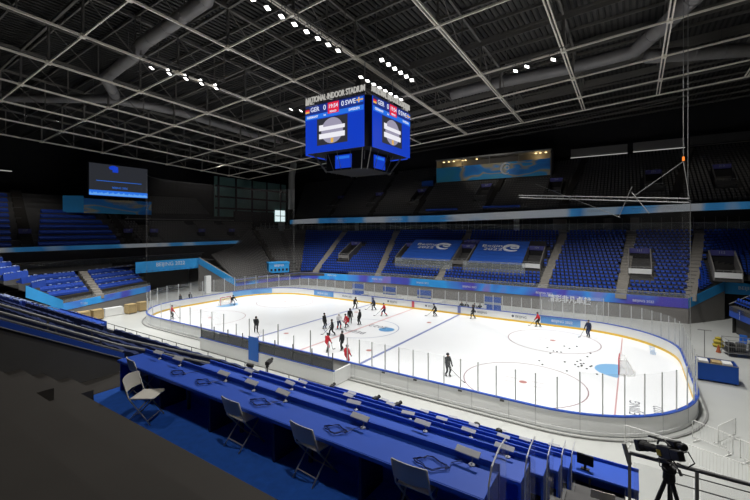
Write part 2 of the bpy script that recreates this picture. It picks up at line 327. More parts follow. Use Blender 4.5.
# ------------------------------------------------------------------ grandstands
SEATS = {'seat_blue': [], 'seat_grey': []}
def stand(name, low, high, rows, tm='tread_dark', seat=None, skip=None, spacing=.56, sub=None, seat_rows=None):
    """terraces between a lower and an upper edge (matching polylines)"""
    b = MB(); n = len(low)
    for r in range(rows):
        A = [Vector(lerp(low[i], high[i], r/rows)) for i in range(n)]; B = [Vector(lerp(low[i], high[i], (r+1)/rows)) for i in range(n)]
        A0 = [Vector((p.x, p.y, p.z-(B[i].z-p.z) if r else p.z-.5)) for i, p in enumerate(A)]; T = [Vector((B[i].x, B[i].y, A[i].z)) for i in range(n)]
        b.strip(A0, A); b.strip(A, T)
        if seat and (seat_rows is None or r in seat_rows):
            mid = [A[i]*.45+T[i]*.55 for i in range(n)]
            for p, d in resample(mid, spacing):
                if skip and skip(p.x, p.y, r): continue
                SEATS[seat].append((p.x, p.y, p.z, math.atan2(d.y, d.x)))
    return struct(b.build(name, tm))
def stairs(name, p0, p1, width, n, m='concrete_light'):
    """an aisle stair laid on a stand from p0 up to p1"""
    b = MB(); p0 = Vector(p0); p1 = Vector(p1); d = (p1-p0); h = Vector((d.x, d.y, 0)); rz = math.atan2(h.y, h.x)
    for k in range(n):
        a = p0+d*(k/n); c = a+h*(.5/n); b.box((c.x, c.y, a.z+d.z/n*.5-.2), (h.length/n+.02, width, d.z/n*.5+.5), rz)
    return struct(b.build(name, m))
# far lower stand and its rounding into the left corner
FL = [(-31.6, 22.6, 2.5), (-28, 23.5, 2.6), (-20, 23.7, 2.75), (-10, 23.8, 3.0), (18, 23.8, 3.05), (33.2, 24.4, 3.1), (37.6, 30.0, 5.6), (46, 31.5, 5.8)]
FH = [(-46, 39.5, 11.1), (-41, 39.5, 11.0), (-31, 39.5, 10.9), (-12, 39.5, 11.2), (17, 39.5, 11.2), (38, 39.5, 11.4), (44, 41.0, 11.4), (58, 40.5, 11.5)]
AX = [(-28.6, -33), (-13.0, -18), (-0.8, -.6), (16.0, 17), (26.0, 27.2), (33.4, 36)]
VX = [-24.6, -10.4, 1.5, 13.6, 28.2, 37.6]
def skip_far(x, y, r):
    t = (y-23.7)/15.8
    for a, c in AX:
        if abs(x-(a+(c-a)*t)) < .75: return True
    for v in VX:
        if abs(x-v) < 1.75 and 27.0 < y < 34.2: return True
    if 26.9 < y < 34.6 and (-10.5 < x < 14.5): return True
    return False
stand('stand_far_lower', FL, FH, 19, 'tread_dark', 'seat_blue', skip_far, .58)
NWL = [(-35.2, 8.8, 2.2), (-34.7, 14.2, 2.3), (-33.9, 18.7, 2.35), (-31.6, 22.6, 2.5)]
NWH = [(-47, 12, 5.9), (-52, 21, 7.0), (-60, 33, 12.0), (-46, 39.5, 11.1)]
stand('stand_corner', NWL, NWH, 18, 'tread_dark', 'seat_grey', lambda x, y, r: abs((x+33.9)*.48+(y-18.7)*.88) < .6 or abs((x+36)*.6-(y-24)*-.8+0) < .6, .58)
for (a, c) in AX[:5]:
    ya = 23.7
    stairs('aisle_stair', (a, 23.8, 2.9), (c, 39.3, 11.0), 1.3, 38)
stairs('aisle_stair', (33.4, 24.8, 3.2), (36, 39.3, 11.2), 1.3, 36)
stairs('aisle_stair', (-33.7, 18.9, 2.4), (-57.5, 32.2, 11.4), 1.2, 36, 'concrete')
stairs('aisle_stair', (-35.0, 13.2, 2.3), (-51, 20.5, 6.9), 1.2, 22, 'concrete')
# seat wings in front of the boxes
def vomitory(x, y0, z0, wd=2.6, dp=4.6, name='vomitory', rail='board_white', sign='101', rise=.5, wm='wall_mid'):
    """stairway opening in the stand: dark passage, side walls, front balustrade, sign over the door"""
    t = bpy.data.objects.new(name, None); C.objects.link(t); t.location = (x, y0, z0); struct(t)
    top = dp*rise
    b = MB(); b.box((0, dp/2, -.3), (wd, dp, .3)); b.build('passage_floor', 'wall_dark', t)
    for s in (-1, 1):
        b = MB(); b.slab([(s*wd/2-.08, 0, -.4), (s*wd/2-.08, dp, -.4), (s*wd/2-.08, dp, top+1.1), (s*wd/2-.08, 0, .9)], (.16, 0, 0)); b.build('side_wall', wm, t)
    b = MB(); b.box((0, dp+.05, top/2+.1), (wd, .1, top+1.0)); b.build('door_opening', 'wall_black', t)
    b = MB(); b.box((0, dp-.1, top+.75), (wd-.1, .12, .75)); b.build('lintel_sign', 'sign_purple', t)
    text(sign, .5, 'grey_print', 'sign_lettering', t, (0, dp-.17, top+.8), (PI/2, 0, 0), .005)
    b = MB(); b.box((0, 0, .38), (wd, .1, .7)); b.build('balustrade', rail, t)
    b = MB(); b.tube([(-wd/2, 0, 1.0), (wd/2, 0, 1.0)], .035, 6)
    for k in range(4): b.bar((-wd/2+k*wd/3, 0, .7), (-wd/2+k*wd/3, 0, 1.0), .04)
    b.build('rail', 'steel', t); return t
for i, x in enumerate(VX): vomitory(x, 28.2, 5.55, 2.7, 4.6, sign=['103', '105', '107', '109', '111', '113'][i], rail='wall_mid' if i < 3 else 'board_white')
# parapet wall, banner and glass rail along the lower far stand
WP = [(-42, 5.6, 6.4), (-35.4, 9.0, 2.3), (-34.9, 14.2, 2.35), (-34.1, 18.8, 2.4), (-31.8, 22.7, 2.55), (-28, 23.6, 2.65), (-20, 23.6, 2.8), (-10, 23.6, 3.05), (4, 23.6, 3.1), (18, 23.6, 3.12), (33.2, 24.2, 3.15), (37.5, 29.9, 5.0)]
b = MB(); b.strip([(x, y, -.1) for x, y, z in WP], [(x, y, z) for x, y, z in WP]); b.strip([(x, y, z) for x, y, z in WP], [(x+.1, y+.3, z) for x, y, z in WP]); struct(b.build('wall_far', 'wall_mid'))
for i, (P, lab) in enumerate(((WP[:2], 'light blue slanted banner on the right side of the left tunnel'), (WP[1:5], 'blue parapet banner rounding the far left corner stand'), (WP[4:8], 'blue and purple parapet banner below the far stand, left half'), (WP[7:11], 'blue and purple parapet banner below the far stand, right half'), (WP[10:12], 'dark blue banner climbing the tunnel wall at the right'))):
    pts = [Vector(p) for p, d in resample(P, .5)]+[Vector(P[-1])]
    off = [(p.x+(.06 if i < 2 else 0), p.y-(.05 if i > 1 else .03), p.z) for p in pts]
    b = MB(); b.strip([(x, y, z-1.25) for x, y, z in off], off); 
    o = b.build('parapet_banner', 'banner_light' if i in (0, 4) else 'parapet', loc=(pts[0].x, pts[0].y, 0)); sl = o.modifiers.new('thickness', 'SOLIDIFY'); sl.thickness = .03
    tag(o, lab, 'banner', 'parapet banners')
    if i in (2, 3):
        for x in ((-24, -13) if i == 2 else (-3.5, 5, 16.4, 28.5)): text('BEIJING 2022', .42, 'white_print', 'banner_lettering', o, (x-pts[0].x, 23.53-pts[0].y+(.25 if x > 25 else 0), 2.4), (PI/2, 0, 0), .004)
b = MB(); gp = [(x, y+.12, z) for x, y, z in WP[6:11]]; b.strip(gp, [(x, y, z+.5) for x, y, z in gp]); struct(b.build('trim_1', 'glass_dim'))
b = MB(); b.tube([(x, y, z+.52) for x, y, z in gp], .035, 6); b.tube([(x, y+.12, z+.06) for x, y, z in WP[1:6]], .04, 6); struct(b.build('trim_2', 'steel'))

# glass-fronted boxes with printed covers over the seats behind them
for i, (x0, x1) in enumerate(((-10.2, .0), (3.4, 12.3))):
    bx = bpy.data.objects.new('box_front', None); C.objects.link(bx); struct(bx); bx.location = ((x0+x1)/2, 26.7, 4.4)
    L = x1-x0+1.4
    b = MB(); b.box((0, 0, .0), (L, .15, .5)); b.build('curb', 'wall_mid', bx)
    nb = 8
    for k in range(nb): b = MB(); b.box((-L/2+(k+.5)*L/nb, -.02, 1.1), (L/nb-.05, .02, 1.7)); b.build('glass_panel', 'glass_dim', bx)
    b = MB(); b.tube([(-L/2, 0, 1.98), (L/2, 0, 1.98)], .04, 6); 
    for k in range(nb+1): b.bar((-L/2+k*L/nb, 0, .2), (-L/2+k*L/nb, 0, 1.98), .04)
    b.build('top_rail', 'steel', bx)
    t = thing('seat_cover_banner', ['large royal blue cover with white emblem over the seats, left of the middle stair', 'large royal blue cover with white emblem over the seats, right of the middle stair'][i], 'seat cover', (x0, 27.2, 5.35), 0, 'printed covers over the box seats')
    W_ = x1-x0; P = []
    b = MB(); n = 12; A = [(0, 0, 0)]; 
    for k in range(n+1): 
        s = k/n; P.append((s*6.6, s*3.55-.10*math.sin(s*PI*6)**2))
    b.strip([(0, y, z+.75) for y, z in P], [(W_, y, z+.75) for y, z in P]); o = b.build('cloth', 'banner_royal', t); sl = o.modifiers.new('thickness', 'SOLIDIFY'); sl.thickness = .04
    sr = math.atan2(3.55, 6.6)
    tx = text('Beijing\n2022', 1.15, 'white_print', 'lettering', t, (W_*.36, 4.3, 3.22), (sr, 0, 0), .01, sx=1.5)
    b = MB(); pts = [(W_*.73+1.15*math.cos(a)*1.25, .95*math.sin(a)) for a in [math.radians(40+k*15) for k in range(19)]]
    b.tube([(x, 4.3+y*math.cos(sr), 3.2+y*math.sin(sr)) for x, y in pts], [.06+.2*math.sin(PI*k/18) for k in range(19)], 6); b.tube([(W_*.73+.3+.5*math.cos(a)*1.3, 4.45+.36*math.sin(a)*math.cos(sr), 3.3+.36*math.sin(a)*math.sin(sr)) for a in [k*PI/6 for k in range(12)]], .14, 6, True); b.build('emblem', 'white_print', t)
# dark box standing in for the shaded recess between covers and concourse
b = MB(); b.box((2, 34.9, 9.2), (25.5, .3, 1.0)); struct(b.build('recess_shade', 'wall_dark'))
sg = MB(); sg.box((1.8, 34.5, 9.35), (3.6, .1, .8)); so = sg.build('hanging_sign', 'sign_purple', loc=(1.8, 34.5, 9.35)); tag(so, 'wide purple sign over the stair between the two printed covers', 'sign')
text('\u2190 107 \u2192', .5, 'grey_print', 'sign_lettering', so, (0, -.06, 0), (PI/2, 0, 0), .004)

# concourse above the far lower stand
CP = [(-60, 36, 11.3), (-50, 39.3, 11.35), (-42, 40, 11.4), (-8, 40, 11.45), (17, 40, 11.45), (34, 40, 11.6), (60, 41, 11.7)]
b = MB(); b.strip([(x, y, z-.7) for x, y, z in CP], CP); b.strip(CP, [(x, y+9, z) for x, y, z in CP]); struct(b.build('concourse_slab', 'wall_mid'))
cw = MB(); cw.strip([(x, y+8, z) for x, y, z in CP[2:]], [(x, y+8, z+4) for x, y, z in CP[2:]]); struct(cw.build('wall_concourse', 'wall_dark'))
rp = resample(CP, 1.35); b = MB(); b.strip([p+Vector((0, .1, .12)) for p, d in rp], [p+Vector((0, .1, 1.3)) for p, d in rp]); struct(b.build('trim_4', 'glass_dim'))
b = MB(); b.tube([p+Vector((0, .1, 1.33)) for p, d in rp], .03, 5)
for p, d in rp: b.bar(p+Vector((0, .1, 0)), p+Vector((0, .1, 2.2 if random.random() < .9 else 1.3)), .045)
struct(b.build('trim_5', 'steel'))
for k, (p, d) in enumerate(resample(CP, 4.2)):                          # lit doorways and kiosks at the back of the concourse
    if random.random() < .55:
        b = MB(); b.box((p.x, p.y+7.85, p.z+1.2), (random.uniform(.8, 2.6), .1, 2.4)); struct(b.build('door_%d' % (k+1), random.choice(['wall_mid', 'concrete_light', 'board_white'])))
# ribbon fascia and upper far stand
RP = [(-52.6, 40, 14.3), (-41.6, 40, 14.65), (-7.5, 40, 14.8), (16.2, 40, 15.5), (33.6, 40, 15.8), (41.3, 40, 15.95), (60, 41, 16.2)]
TH = [1.15, 1.3, 1.4, 1.45, 1.15, 1.1, 1.1]
def sub(P, T, n=10):
    o = []; t = []
    for i in range(len(P)-1):
        for k in range(n): o.append(lerp(P[i], P[i+1], k/n)); t.append(T[i]+(T[i+1]-T[i])*k/n)
    return o+[P[-1]], t+[T[-1]]
RS, TS = sub(RP, TH)
b = MB(); b.strip([(x, y, z-t) for (x, y, z), t in zip(RS, TS)], RS); ro = b.build('ribbon_fascia', 'ribbon', loc=(0, 40, 15)); sl = ro.modifiers.new('thickness', 'SOLIDIFY'); sl.thickness = .08; tag(ro, 'white and blue ribbon fascia along the edge of the upper far stand', 'fascia banner')
for x, z in ((-34, 13.95), (-18, 14.05), (-6, 14.1), (6, 14.5), (22, 15.0), (33, 15.2)): text('BEIJING 2022', .5, 'grey_print' if x in (-6, 22) else 'white_print', 'fascia_lettering', ro, (x, -.1, z-15), (PI/2, 0, 0), .004)
b = MB(); b.strip([(x, y+.1, z-t) for (x, y, z), t in zip(RS, TS)], [(x, y+9, z-t+.4) for (x, y, z), t in zip(RS, TS)]); b.strip([(x, y+.1, z-.1) for x, y, z in RS], [(x, y+1.2, z-.1) for x, y, z in RS]); struct(b.build('stand_soffit', 'wall_dark'))
UL = [(-52, 41.2, 14.6), (-41.6, 41.2, 14.9), (-7.5, 41.2, 15.1), (16.2, 41.2, 15.7), (33.6, 41.2, 16.0), (60, 42, 16.3)]
UH = [(-66, 60.5, 27.0), (-52, 60.5, 27.4), (-18, 62, 28.8), (14, 60, 27.0), (38, 60, 27.4), (66, 60, 27.6)]
UV = [(-42, 0), (-29, 1), (-16.5, 2), (-.3, 3), (14.2, 4), (30.5, 5), (40.0, 6)]
def skip_up(x, y, r):
    t = (y-41.2)/19.3; xx = x*(1+.0*t)
    for v, _ in UV:
        if abs(x-v) < 1.7 and 44.5 < y < 50.3: return True
        if abs(x-v-2.4-(v*.22)*t*.6) < .65: return True
    return False
stand('stand_far_upper', UL, UH, 24, 'tread_dark', 'seat_grey', skip_up, .58)
for i, (v, k) in enumerate(UV):
    zf = 14.8+.02*(v+40)
    vomitory(v, 45.2, zf+2.55, 2.6, 4.4, sign=str(201+2*i), rail='wall_dark', rise=.64, wm='wall_dark')
    stairs('aisle_stair', (v+2.4, 41.3, zf+.2), (v+2.4+v*.13, 59.5, zf+11.6), 1.2, 44, 'concrete')
b = MB(); b.tube([(x, y-.2, z+.7) for x, y, z in UL], .03, 5); struct(b.build('trim_6', 'steel_dark'))
for i, (x0, x1) in enumerate(((-11.6, -4.2), (1.4, 8.8))):             # blue cloths on the front rows
    b = MB(); b.box(((x0+x1)/2, 41.7, 16.1 if i == 0 else 16.35), (x1-x0, .7, .5)); tag(b.build('row_cover', 'cover_blue', loc=((x0+x1)/2, 41.7, 15.6), bevel=.12), 'blue cloth over the front row of the upper far stand, '+('left one' if i == 0 else 'right one'), 'seat cover', 'cloths on the upper front row')
# commentary box with banner and warm lamps
cb = thing('commentary_box', 'glazed commentary box with warm lamps above the upper far stand', 'commentary box', (-.85, 53.4, 22.9)); cb.scale = (.95, .95, 1.02)
b = MB(); b.box((0, 3.2, 3.6), (28, .2, 5.4)); b.box((0, 1.5, 6.1), (28.4, 3.4, .3)); b.box((0, 1.5, .1), (28.4, 3.4, .3)); b.box((-14.1, 1.5, 3), (.2, 3.4, 6)); b.box((14.1, 1.5, 3), (.2, 3.4, 6)); b.build('shell', 'wall_mid', cb)
for k in range(5): b = MB(); b.bar((-14+k*7, -.1, 3.6), (-14+k*7, -.1, 6.0), .12); b.build('mullion', 'steel', cb)
b = MB(); b.box((0, -.1, 6.1), (28.6, .3, .35)); b.build('top_rail', 'steel', cb)
for x in (-12.6, -11.2, -9.8, -7.4, -6.6, -3.6, 10.6, 11.6, 12.8): 
    b = MB(); b.lathe([(.22, 0), (.3, .1), (.1, .22)], (x, 1.2, 5.65), 10); b.build('ceiling_lamp', 'warm_lamp', cb)
sb = tag(MB().box((-.85, 53.0, 25.35), (26.6, .12, 3.6)).build('box_banner', 'skybox_art', loc=(-.85, 53.0, 25.35)), 'wide blue banner with gold swirls and emblem below the commentary box', 'banner')
b = MB(); b.tube([(4.0+1.1*math.cos(a), -.1, .35+1.2*math.sin(a)) for a in [math.radians(45+k*15) for k in range(18)]], [.08+.2*math.sin(PI*k/17) for k in range(18)], 6); b.tube([(4.2+.45*math.cos(k*PI/6), -.1, .5+.42*math.sin(k*PI/6)) for k in range(12)], .14, 6, True); b.build('emblem', 'white_print', sb)
tag(MB().box((-16.6, 52.8, 23.4), (3.2, .15, 1.5)).build('row_cover', 'banner_royal', loc=(-16.6, 52.8, 23.4)), 'small blue panel just left of the commentary box banner', 'panel')
# lighting strip windows at the right of the box, and the black walls
for i, (x0, x1) in enumerate(((15.6, 26.4), (27.4, 36.0), (36.8, 52))):
    b = MB(); b.box(((x0+x1)/2, 60.2, 29.0+.1*i), (x1-x0, .2, 1.7)); b.k = 1; b.box(((x0+x1)/2, 60.0, 27.9+.1*i), (x1-x0, .15, .16))
    struct(b.build('window_%d' % (i+1), ['wall_mid' if i < 2 else 'wall_dark', 'strip_lamp' if i < 2 else 'wall_mid']))
b = MB(); b.quad((-80, 64, 0), (75, 64, 0), (75, 64, 42), (-80, 64, 42)); struct(b.build('wall_north', 'wall_black'))
b = MB(); b.quad((-82, -48, 0), (-82, 66, 0), (-82, 66, 42), (-82, -48, 42)); struct(b.build('wall_west', 'wall_black'))
b = MB(); b.quad((72, -48, 0), (72, 66, 0), (72, 66, 44), (72, -48, 44)); struct(b.build('wall_east', 'wall_black'))
b = MB(); b.quad((-82, -47, 0), (74, -47, 0), (74, -47, 44), (-82, -47, 44)); struct(b.build('wall_south', 'wall_black'))

# ------------------------------------------------------------------ left end
LW = [(-34.2, -21, 2.1), (-35.2, -17, 2.2), (-36.8, -12, 2.35), (-39.6, -4.6, 2.5)]
b = MB(); b.strip([(x, y, -.1) for x, y, z in LW], LW); b.strip(LW, [(x-.3, y, z) for x, y, z in LW]); struct(b.build('wall_left', 'wall_mid'))
pts, _ = sub(LW, [1]*4, 6); b = MB(); b.strip([(x+.05, y, z-.95) for x, y, z in pts], [(x+.05, y, z) for x, y, z in pts]); o = b.build('parapet_banner', 'parapet', loc=(-35, -17, 1)); o.modifiers.new('thickness', 'SOLIDIFY').thickness = .03
tag(o, 'purple and blue parapet banner below the covered seats at the left end', 'banner', 'parapet banners'); text('BEIJING 2022', .4, 'white_print', 'banner_lettering', o, (-.35, 1.1, .8), (PI/2, 0, math.radians(107)-PI/2+.0), .004)
b = MB(); b.strip([(x, y, z+.05) for x, y, z in LW], [(x, y, z+.5) for x, y, z in LW]); struct(b.build('trim_7', 'glass_dim'))
LH = [(-42, -24, 5.2), (-43, -17.5, 5.3), (-44.5, -11, 5.4), (-47, -3.6, 5.5)]
stand('stand_left_lower', LW, LH, 5, 'concrete')
def cover_row(p, q, label, group, h=.62, dp=.55, bumps=True, m='cover_blue'):
    """one row of seats under a continuous cloth; seat backs show through as bumps"""
    p = Vector(p); q = Vector(q); d = (q-p); L = d.length; d.normalize(); nrm = Vector((d.y, -d.x, 0)); n = max(2, int(L/.55))
    t = thing('covered_seat_row', label, 'seat cover', p, 0, group)
    prof = [(dp*.5, 0), (dp*.52, h*.45), (dp*.3, h*.55), (-dp*.05, h*.6), (-dp*.2, h), (-dp*.42, h), (-dp*.5, 0)]
    b = MB(); K = n*4+1; vs = []
    for i in range(K):
        s = L*i/(K-1); sag = .08*(1-abs(math.sin(PI*i/4))) if bumps else .02*math.sin(i)
        vs += [d*s+nrm*a+Vector((0, 0, max(0, z-(sag if z > h*.5 else 0)))) for a, z in prof]
    mm = len(prof); b.add(vs, [(i*mm+j, i*mm+j+1, (i+1)*mm+j+1, (i+1)*mm+j) for i in range(K-1) for j in range(mm-1)]+[tuple(range(mm))[::-1], tuple((K-1)*mm+j for j in range(mm))])
    b.build('cloth', m, t)
    if bumps:
        for i in range(n):
            if i % 2 == 0 or random.random() < .3:
                c = d*(L*(i+.5)/n)+nrm*(-dp*.3); b = MB(); b.box((c.x, c.y, h+.02), (.36, .2, .12), math.atan2(d.y, d.x)); b.build('headrest', 'cover_pale', t, bevel=.04)
    return t
def rowname(k, n): return ['front', 'second', 'third', 'fourth', 'fifth', 'sixth', 'seventh', 'eighth', 'ninth', 'tenth'][k]
for bi, (t0, t1, lab) in enumerate(((.12, .52, 'left-hand'), (.62, .97, 'right-hand'))):
    for r in range(1, 5):
        def at(t, r):
            lo = pts; u = t*(len(LW)-1); i = min(int(u), len(LW)-2); f = u-i; return lerp(lerp(LW[i], LW[i+1], f), lerp(LH[i], LH[i+1], f), (r+.45)/5)
        a = at(t0, r); c = at(t1, r); z = 2.3+(5.4-2.3)*r/5
        cover_row((a[0], a[1], z), (c[0], c[1], z), 'blue covered seat row, %s row of the %s block behind the left goal' % (rowname(r-1, 0), lab), 'covered rows of the left lower stand', .7, .6)
    stairs('aisle_stair', *(lambda p, q: (p, q))(lerp(LW[1], LW[2], .75 if bi == 0 else .1), lerp(LH[1], LH[2], .75 if bi == 0 else .1)), 1.0, 10, 'concrete_light') if bi == 0 else None
# tunnel in the corner
tu = bpy.data.objects.new('tunnel_portal', None); C.objects.link(tu); struct(tu); tu.location = (-42.5, 0, 0)
b = MB(); b.box((-6, .5, 3), (.3, 14, 6)); b.build('rear_wall', 'wall_black', tu)
b = MB(); b.box((-3, .3, 5.0), (6, 11, .2)); b.build('tunnel_ceiling', 'wall_dark', tu)
tb2 = MB(); tb2.box((-42.4, .2, 5.35), (.12, 11.6, 1.9)); to = tb2.build('tunnel_banner', 'banner_light', loc=(-42.4, .2, 5.35)); tag(to, 'light blue banner across the tunnel mouth at the left end', 'banner')
text('BEIJING 2022', .95, 'white_print', 'banner_lettering', to, (.08, .2, .25), (PI/2, 0, PI/2), .005)
b = MB()
for k in range(11): b.lathe([(.17, 0), (.17, .05)], (.05, -5+k*1.0, -.75), 8)
b.build('bunting', 'cap_blue', to)
wb = MB(); wb.box((-38.5, 5.2, 1.6), (.6, 1.0, 3.2)); struct(wb.build('trim_8', 'board_white'))
fb = MB(); fb.slab([(-34.8, -18.2, 2.6), (-28.0, -23.8, 5.75), (-28.0, -23.8, 4.45), (-34.8, -18.2, 1.4)], (.04, .04, 0)); tag(fb.build('parapet_banner', 'banner_light', loc=(-34.8, -18.2, 2)), 'light blue slanted banner beside the stair at the far left', 'banner', 'parapet banners')
# middle concourse strip, ribbon, upper tier at the left
b = MB(); b.quad((-44, -40, 5.35), (-54, -40, 5.35), (-54, 12, 5.5), (-45, 12, 5.5)); b.quad((-54, -40, 3), (-54, 30, 3), (-54, 30, 8.2), (-54, -40, 8.2)); struct(b.build('concourse_left', 'wall_dark'))
for k in range(28):
    b = MB(); b.box((-51.5, -26+k*1.4, 6.0), (.05, 1.3, 1.1)); struct(b.build('window_%d' % (k+10), 'glass_dim'))
b = MB(); b.tube([(-51.5, -27, 6.6), (-51.5, 13, 6.65)], .04, 6); struct(b.build('trim_9', 'steel'))
b = MB(); b.quad((-53.9, -40, 8.1), (-58, -40, 8.1), (-58, 31, 8.1), (-53.9, 31, 8.1)); b.box((-57.6, -4, 7.95), (.8, 70, .3)); struct(b.build('soffit_left', 'wall_mid'))
rl = MB(); n = 40; rl.strip([(-57, -40+70*k/n, 8.0) for k in range(n+1)], [(-57, -40+70*k/n, 8.85) for k in range(n+1)]); o = rl.build('ribbon_fascia', 'ribbon', loc=(-57, 0, 8.4)); o.modifiers.new('thickness', 'SOLIDIFY').thickness = .08; tag(o, 'white and blue ribbon fascia below the upper seats at the left end', 'fascia banner')
ULL = [(-57.6, -40, 8.9), (-57.6, -4, 8.9), (-57.6, 3.4, 8.9)]; ULH = [(-76, -40, 20), (-76, -4, 20), (-76, 3.4, 20)]
stand('stand_left_upper', ULL, ULH, 11, 'tread_dark')
UG0 = [(-57.6, 3.4, 8.9), (-57.6, 31, 8.7)]; UG1 = [(-66, 3.4, 13.3), (-66, 38, 13.7)]
stand('stand_left_grey', UG0, UG1, 8, 'tread_dark', 'seat_grey', lambda x, y, r: abs(y-6.5) < 1.2 or abs(y-18) < 1 or abs(y-26.5) < 1, .6)
b = MB(); b.quad((-66.2, 3.4, 13.3), (-66.2, 39, 13.7), (-66.2, 39, 15.2), (-66.2, 3.4, 15.2)); struct(b.build('trim_10', 'wall_black'))
b = MB(); b.tube([(-66, 3.4, 14.1), (-66, 40, 14.3)], .06, 6); b.tube([(-66, 4, 14.2), (-70, 6, 19)], .07, 6); b.tube([(-66, 9, 14.2), (-70, 6.4, 19)], .07, 6); struct(b.build('trim_11', 'steel'))
UG2 = [(-66.4, 3.4, 15.2), (-66.4, 24.5, 15.4)]; UG3 = [(-73, 3.4, 19.6), (-73, 24.5, 20.0)]
stand('stand_left_top', UG2, UG3, 7, 'wall_black', 'seat_grey', None, .6)
blocks = ((-29, -17.4, 11, 'left block'), (-13.8, -1.0, 8, 'right block'))
for bi, (y0, y1, nr, lab) in enumerate(blocks):
    for r in range(nr-1):
        x = -57.6-18.4*(r+.5)/11; z = 8.9+11.1*r/11
        ya, yb = (y0, y1+(r*.35 if bi == 0 else 0)) if bi == 0 else (y0+r*.55, y1-max(0, (r-3)*.5))
        cover_row((x, ya, z), (x, yb, z), 'long blue seat cover, %s row up, %s of the upper left end' % (rowname(r, 0), lab), 'covered rows of the upper left end', .75, .75, False)
stairs('aisle_stair', (-57.8, -15.4, 8.9), (-75.5, -12.5, 19.6), 1.6, 26, 'concrete'); stairs('aisle_stair', (-57.8, 1.3, 8.9), (-75.5, 1.3, 19.6), 1.4, 26, 'concrete')
for y, s in ((-15.2, '117'), (1.3, '119'), (6.6, '121'), (18, '123'), (26.5, '125')):
    t = thing('block_sign', 'small purple block sign above the left end ribbon at the %s stair' % {'117': 'first', '119': 'second', '121': 'third', '123': 'fourth', '125': 'fifth'}[s], 'sign', (-60, y, 10.1), PI/2, 'block signs at the left end')
    b = MB(); b.box((0, 0, 1.4), (1.7, .12, .8)); b.build('panel', 'sign_purple', t); text(s, .5, 'grey_print', 'sign_lettering', t, (0, -.08, 1.5), (PI/2, 0, 0), .004)
    b = MB(); b.box((0, .5, .5), (1.6, .9, 1.0)); b.build('doorway', 'wall_black', t)
# big screen on the left
vs = thing('video_screen', 'big dark video screen with glowing blue bottom high at the left end', 'screen', (-66, 2.4, 18.7), PI/2)
b = MB(); b.box((0, .15, 3.5), (12.2, .3, 7.3)); b.build('frame', 'screen_frame', vs)
b = MB(); b.box((0, -.02, 3.5), (11.6, .04, 6.7)); b.build('display', 'scr_charcoal', vs)
b = MB(); b.box((0, -.05, .75), (11.6, .02, 1.1)); b.build('glow_strip', 'scr_bar', vs)
b = MB(); n = 60; rr = [1.0+.35*math.sin(k*1.7)*math.sin(k*.6)+random.uniform(-.08, .12) for k in range(n+1)]
b.slab([(-5.8, -.06, .3)]+[(-5.8+11.6*k/n, -.06, rr[k]*.75) for k in range(n+1)]+[(5.8, -.06, .3)], (0, -.01, 0)); b.build('wave_strip', 'scr_glow', vs)
b = MB(); b.lathe([(.1, 0), (.75, .15), (.9, .6), (.3, .9)], (-1.3, -.1, 5.75), 10); b.box((-.9, -.06, 5.7), (1.1, .02, .8)); b.build('emblem', 'scr_blue', vs)
text('BEIJING 2022', .55, 'scr_bar', 'screen_lettering', vs, (0, -.06, 2.0), (PI/2, 0, 0), .005); b = MB(); b.box((0, -.05, 3.3), (9, .02, .1)); b.build('rule', 'scr_bar', vs)
bb = MB(); bb.box((-65.8, 2.3, 16.6), (.15, 13.4, 3.0)); o = bb.build('screen_banner', 'skybox_art', loc=(-65.8, 2.3, 16.6)); tag(o, 'blue banner with gold swirl below the big left screen', 'banner'); text('BEIJING 2022', .9, 'grey_print', 'banner_lettering', o, (.1, 1.2, .7), (PI/2, 0, PI/2), .004)
bb = MB(); bb.slab([(-65.8, -4.4, 15.2), (-65.8, -4.4, 18.6), (-68.5, -7.0, 18.6), (-68.5, -7.0, 15.2)], (-.12, 0, 0)); tag(bb.build('screen_banner', 'banner_light', loc=(-66, -5.5, 16.6)), 'plain blue panel folded back beside the banner below the left screen', 'banner')
# teal curtain wall, bright window and white pipe in the far left corner
b = MB(); b.box((-66.5, 38.8, 20), (.2, 26, 12)); b.k = 1
for k in range(5): b.box((-66.3, 27+k*5.6, 20), (.2, .5, 12))
for z in (17.5, 20.6, 23.5): b.box((-66.3, 39, z), (.2, 26, .5))
struct(b.build('window_60', ['teal_glass', 'wall_black']))
b = MB(); b.box((-66, 48.9, 15.9), (.2, 4.0, 3.5)); b.k = 1
for z in (15.9,): b.box((-65.85, 48.9, z), (.1, 4.0, .2))
b.box((-65.85, 48.9, 15.9), (.1, .2, 3.5)); struct(b.build('window_61', ['daylight', 'wall_black']))
b = MB(); b.box((-66, 39, 15.2), (.5, 14.6, 3.4)); struct(b.build('trim_12', 'wall_black'))
b = MB(); b.tube([(-62, 50, 18), (-62, 50, 28), (-61, 50, 33)], 1.0, 14); struct(b.build('column', 'pipe_white', smooth=True))
# small booth on the corner stand
bo = thing('camera_booth', 'small light blue draped booth on the far left corner stand', 'booth', (-35.0, 19.2, 2.75), math.radians(62))
b = MB(); b.box((0, 0, .95), (4.2, 1.8, 1.9)); b.build('drape', 'banner_light', bo)
b = MB(); b.box((0, 0, 2.05), (4.4, 2.0, .3)); b.build('roof_board', 'banner_light', bo)
b = MB()
for k in range(5): b.box((-1.6+k*.8, -.92, .62), (.42, .06, .45))
b.build('openings', 'black', bo); text('BEIJING', .6, 'white_print', 'lettering', bo, (0, -.92, 1.5), (PI/2, 0, 0), .004)

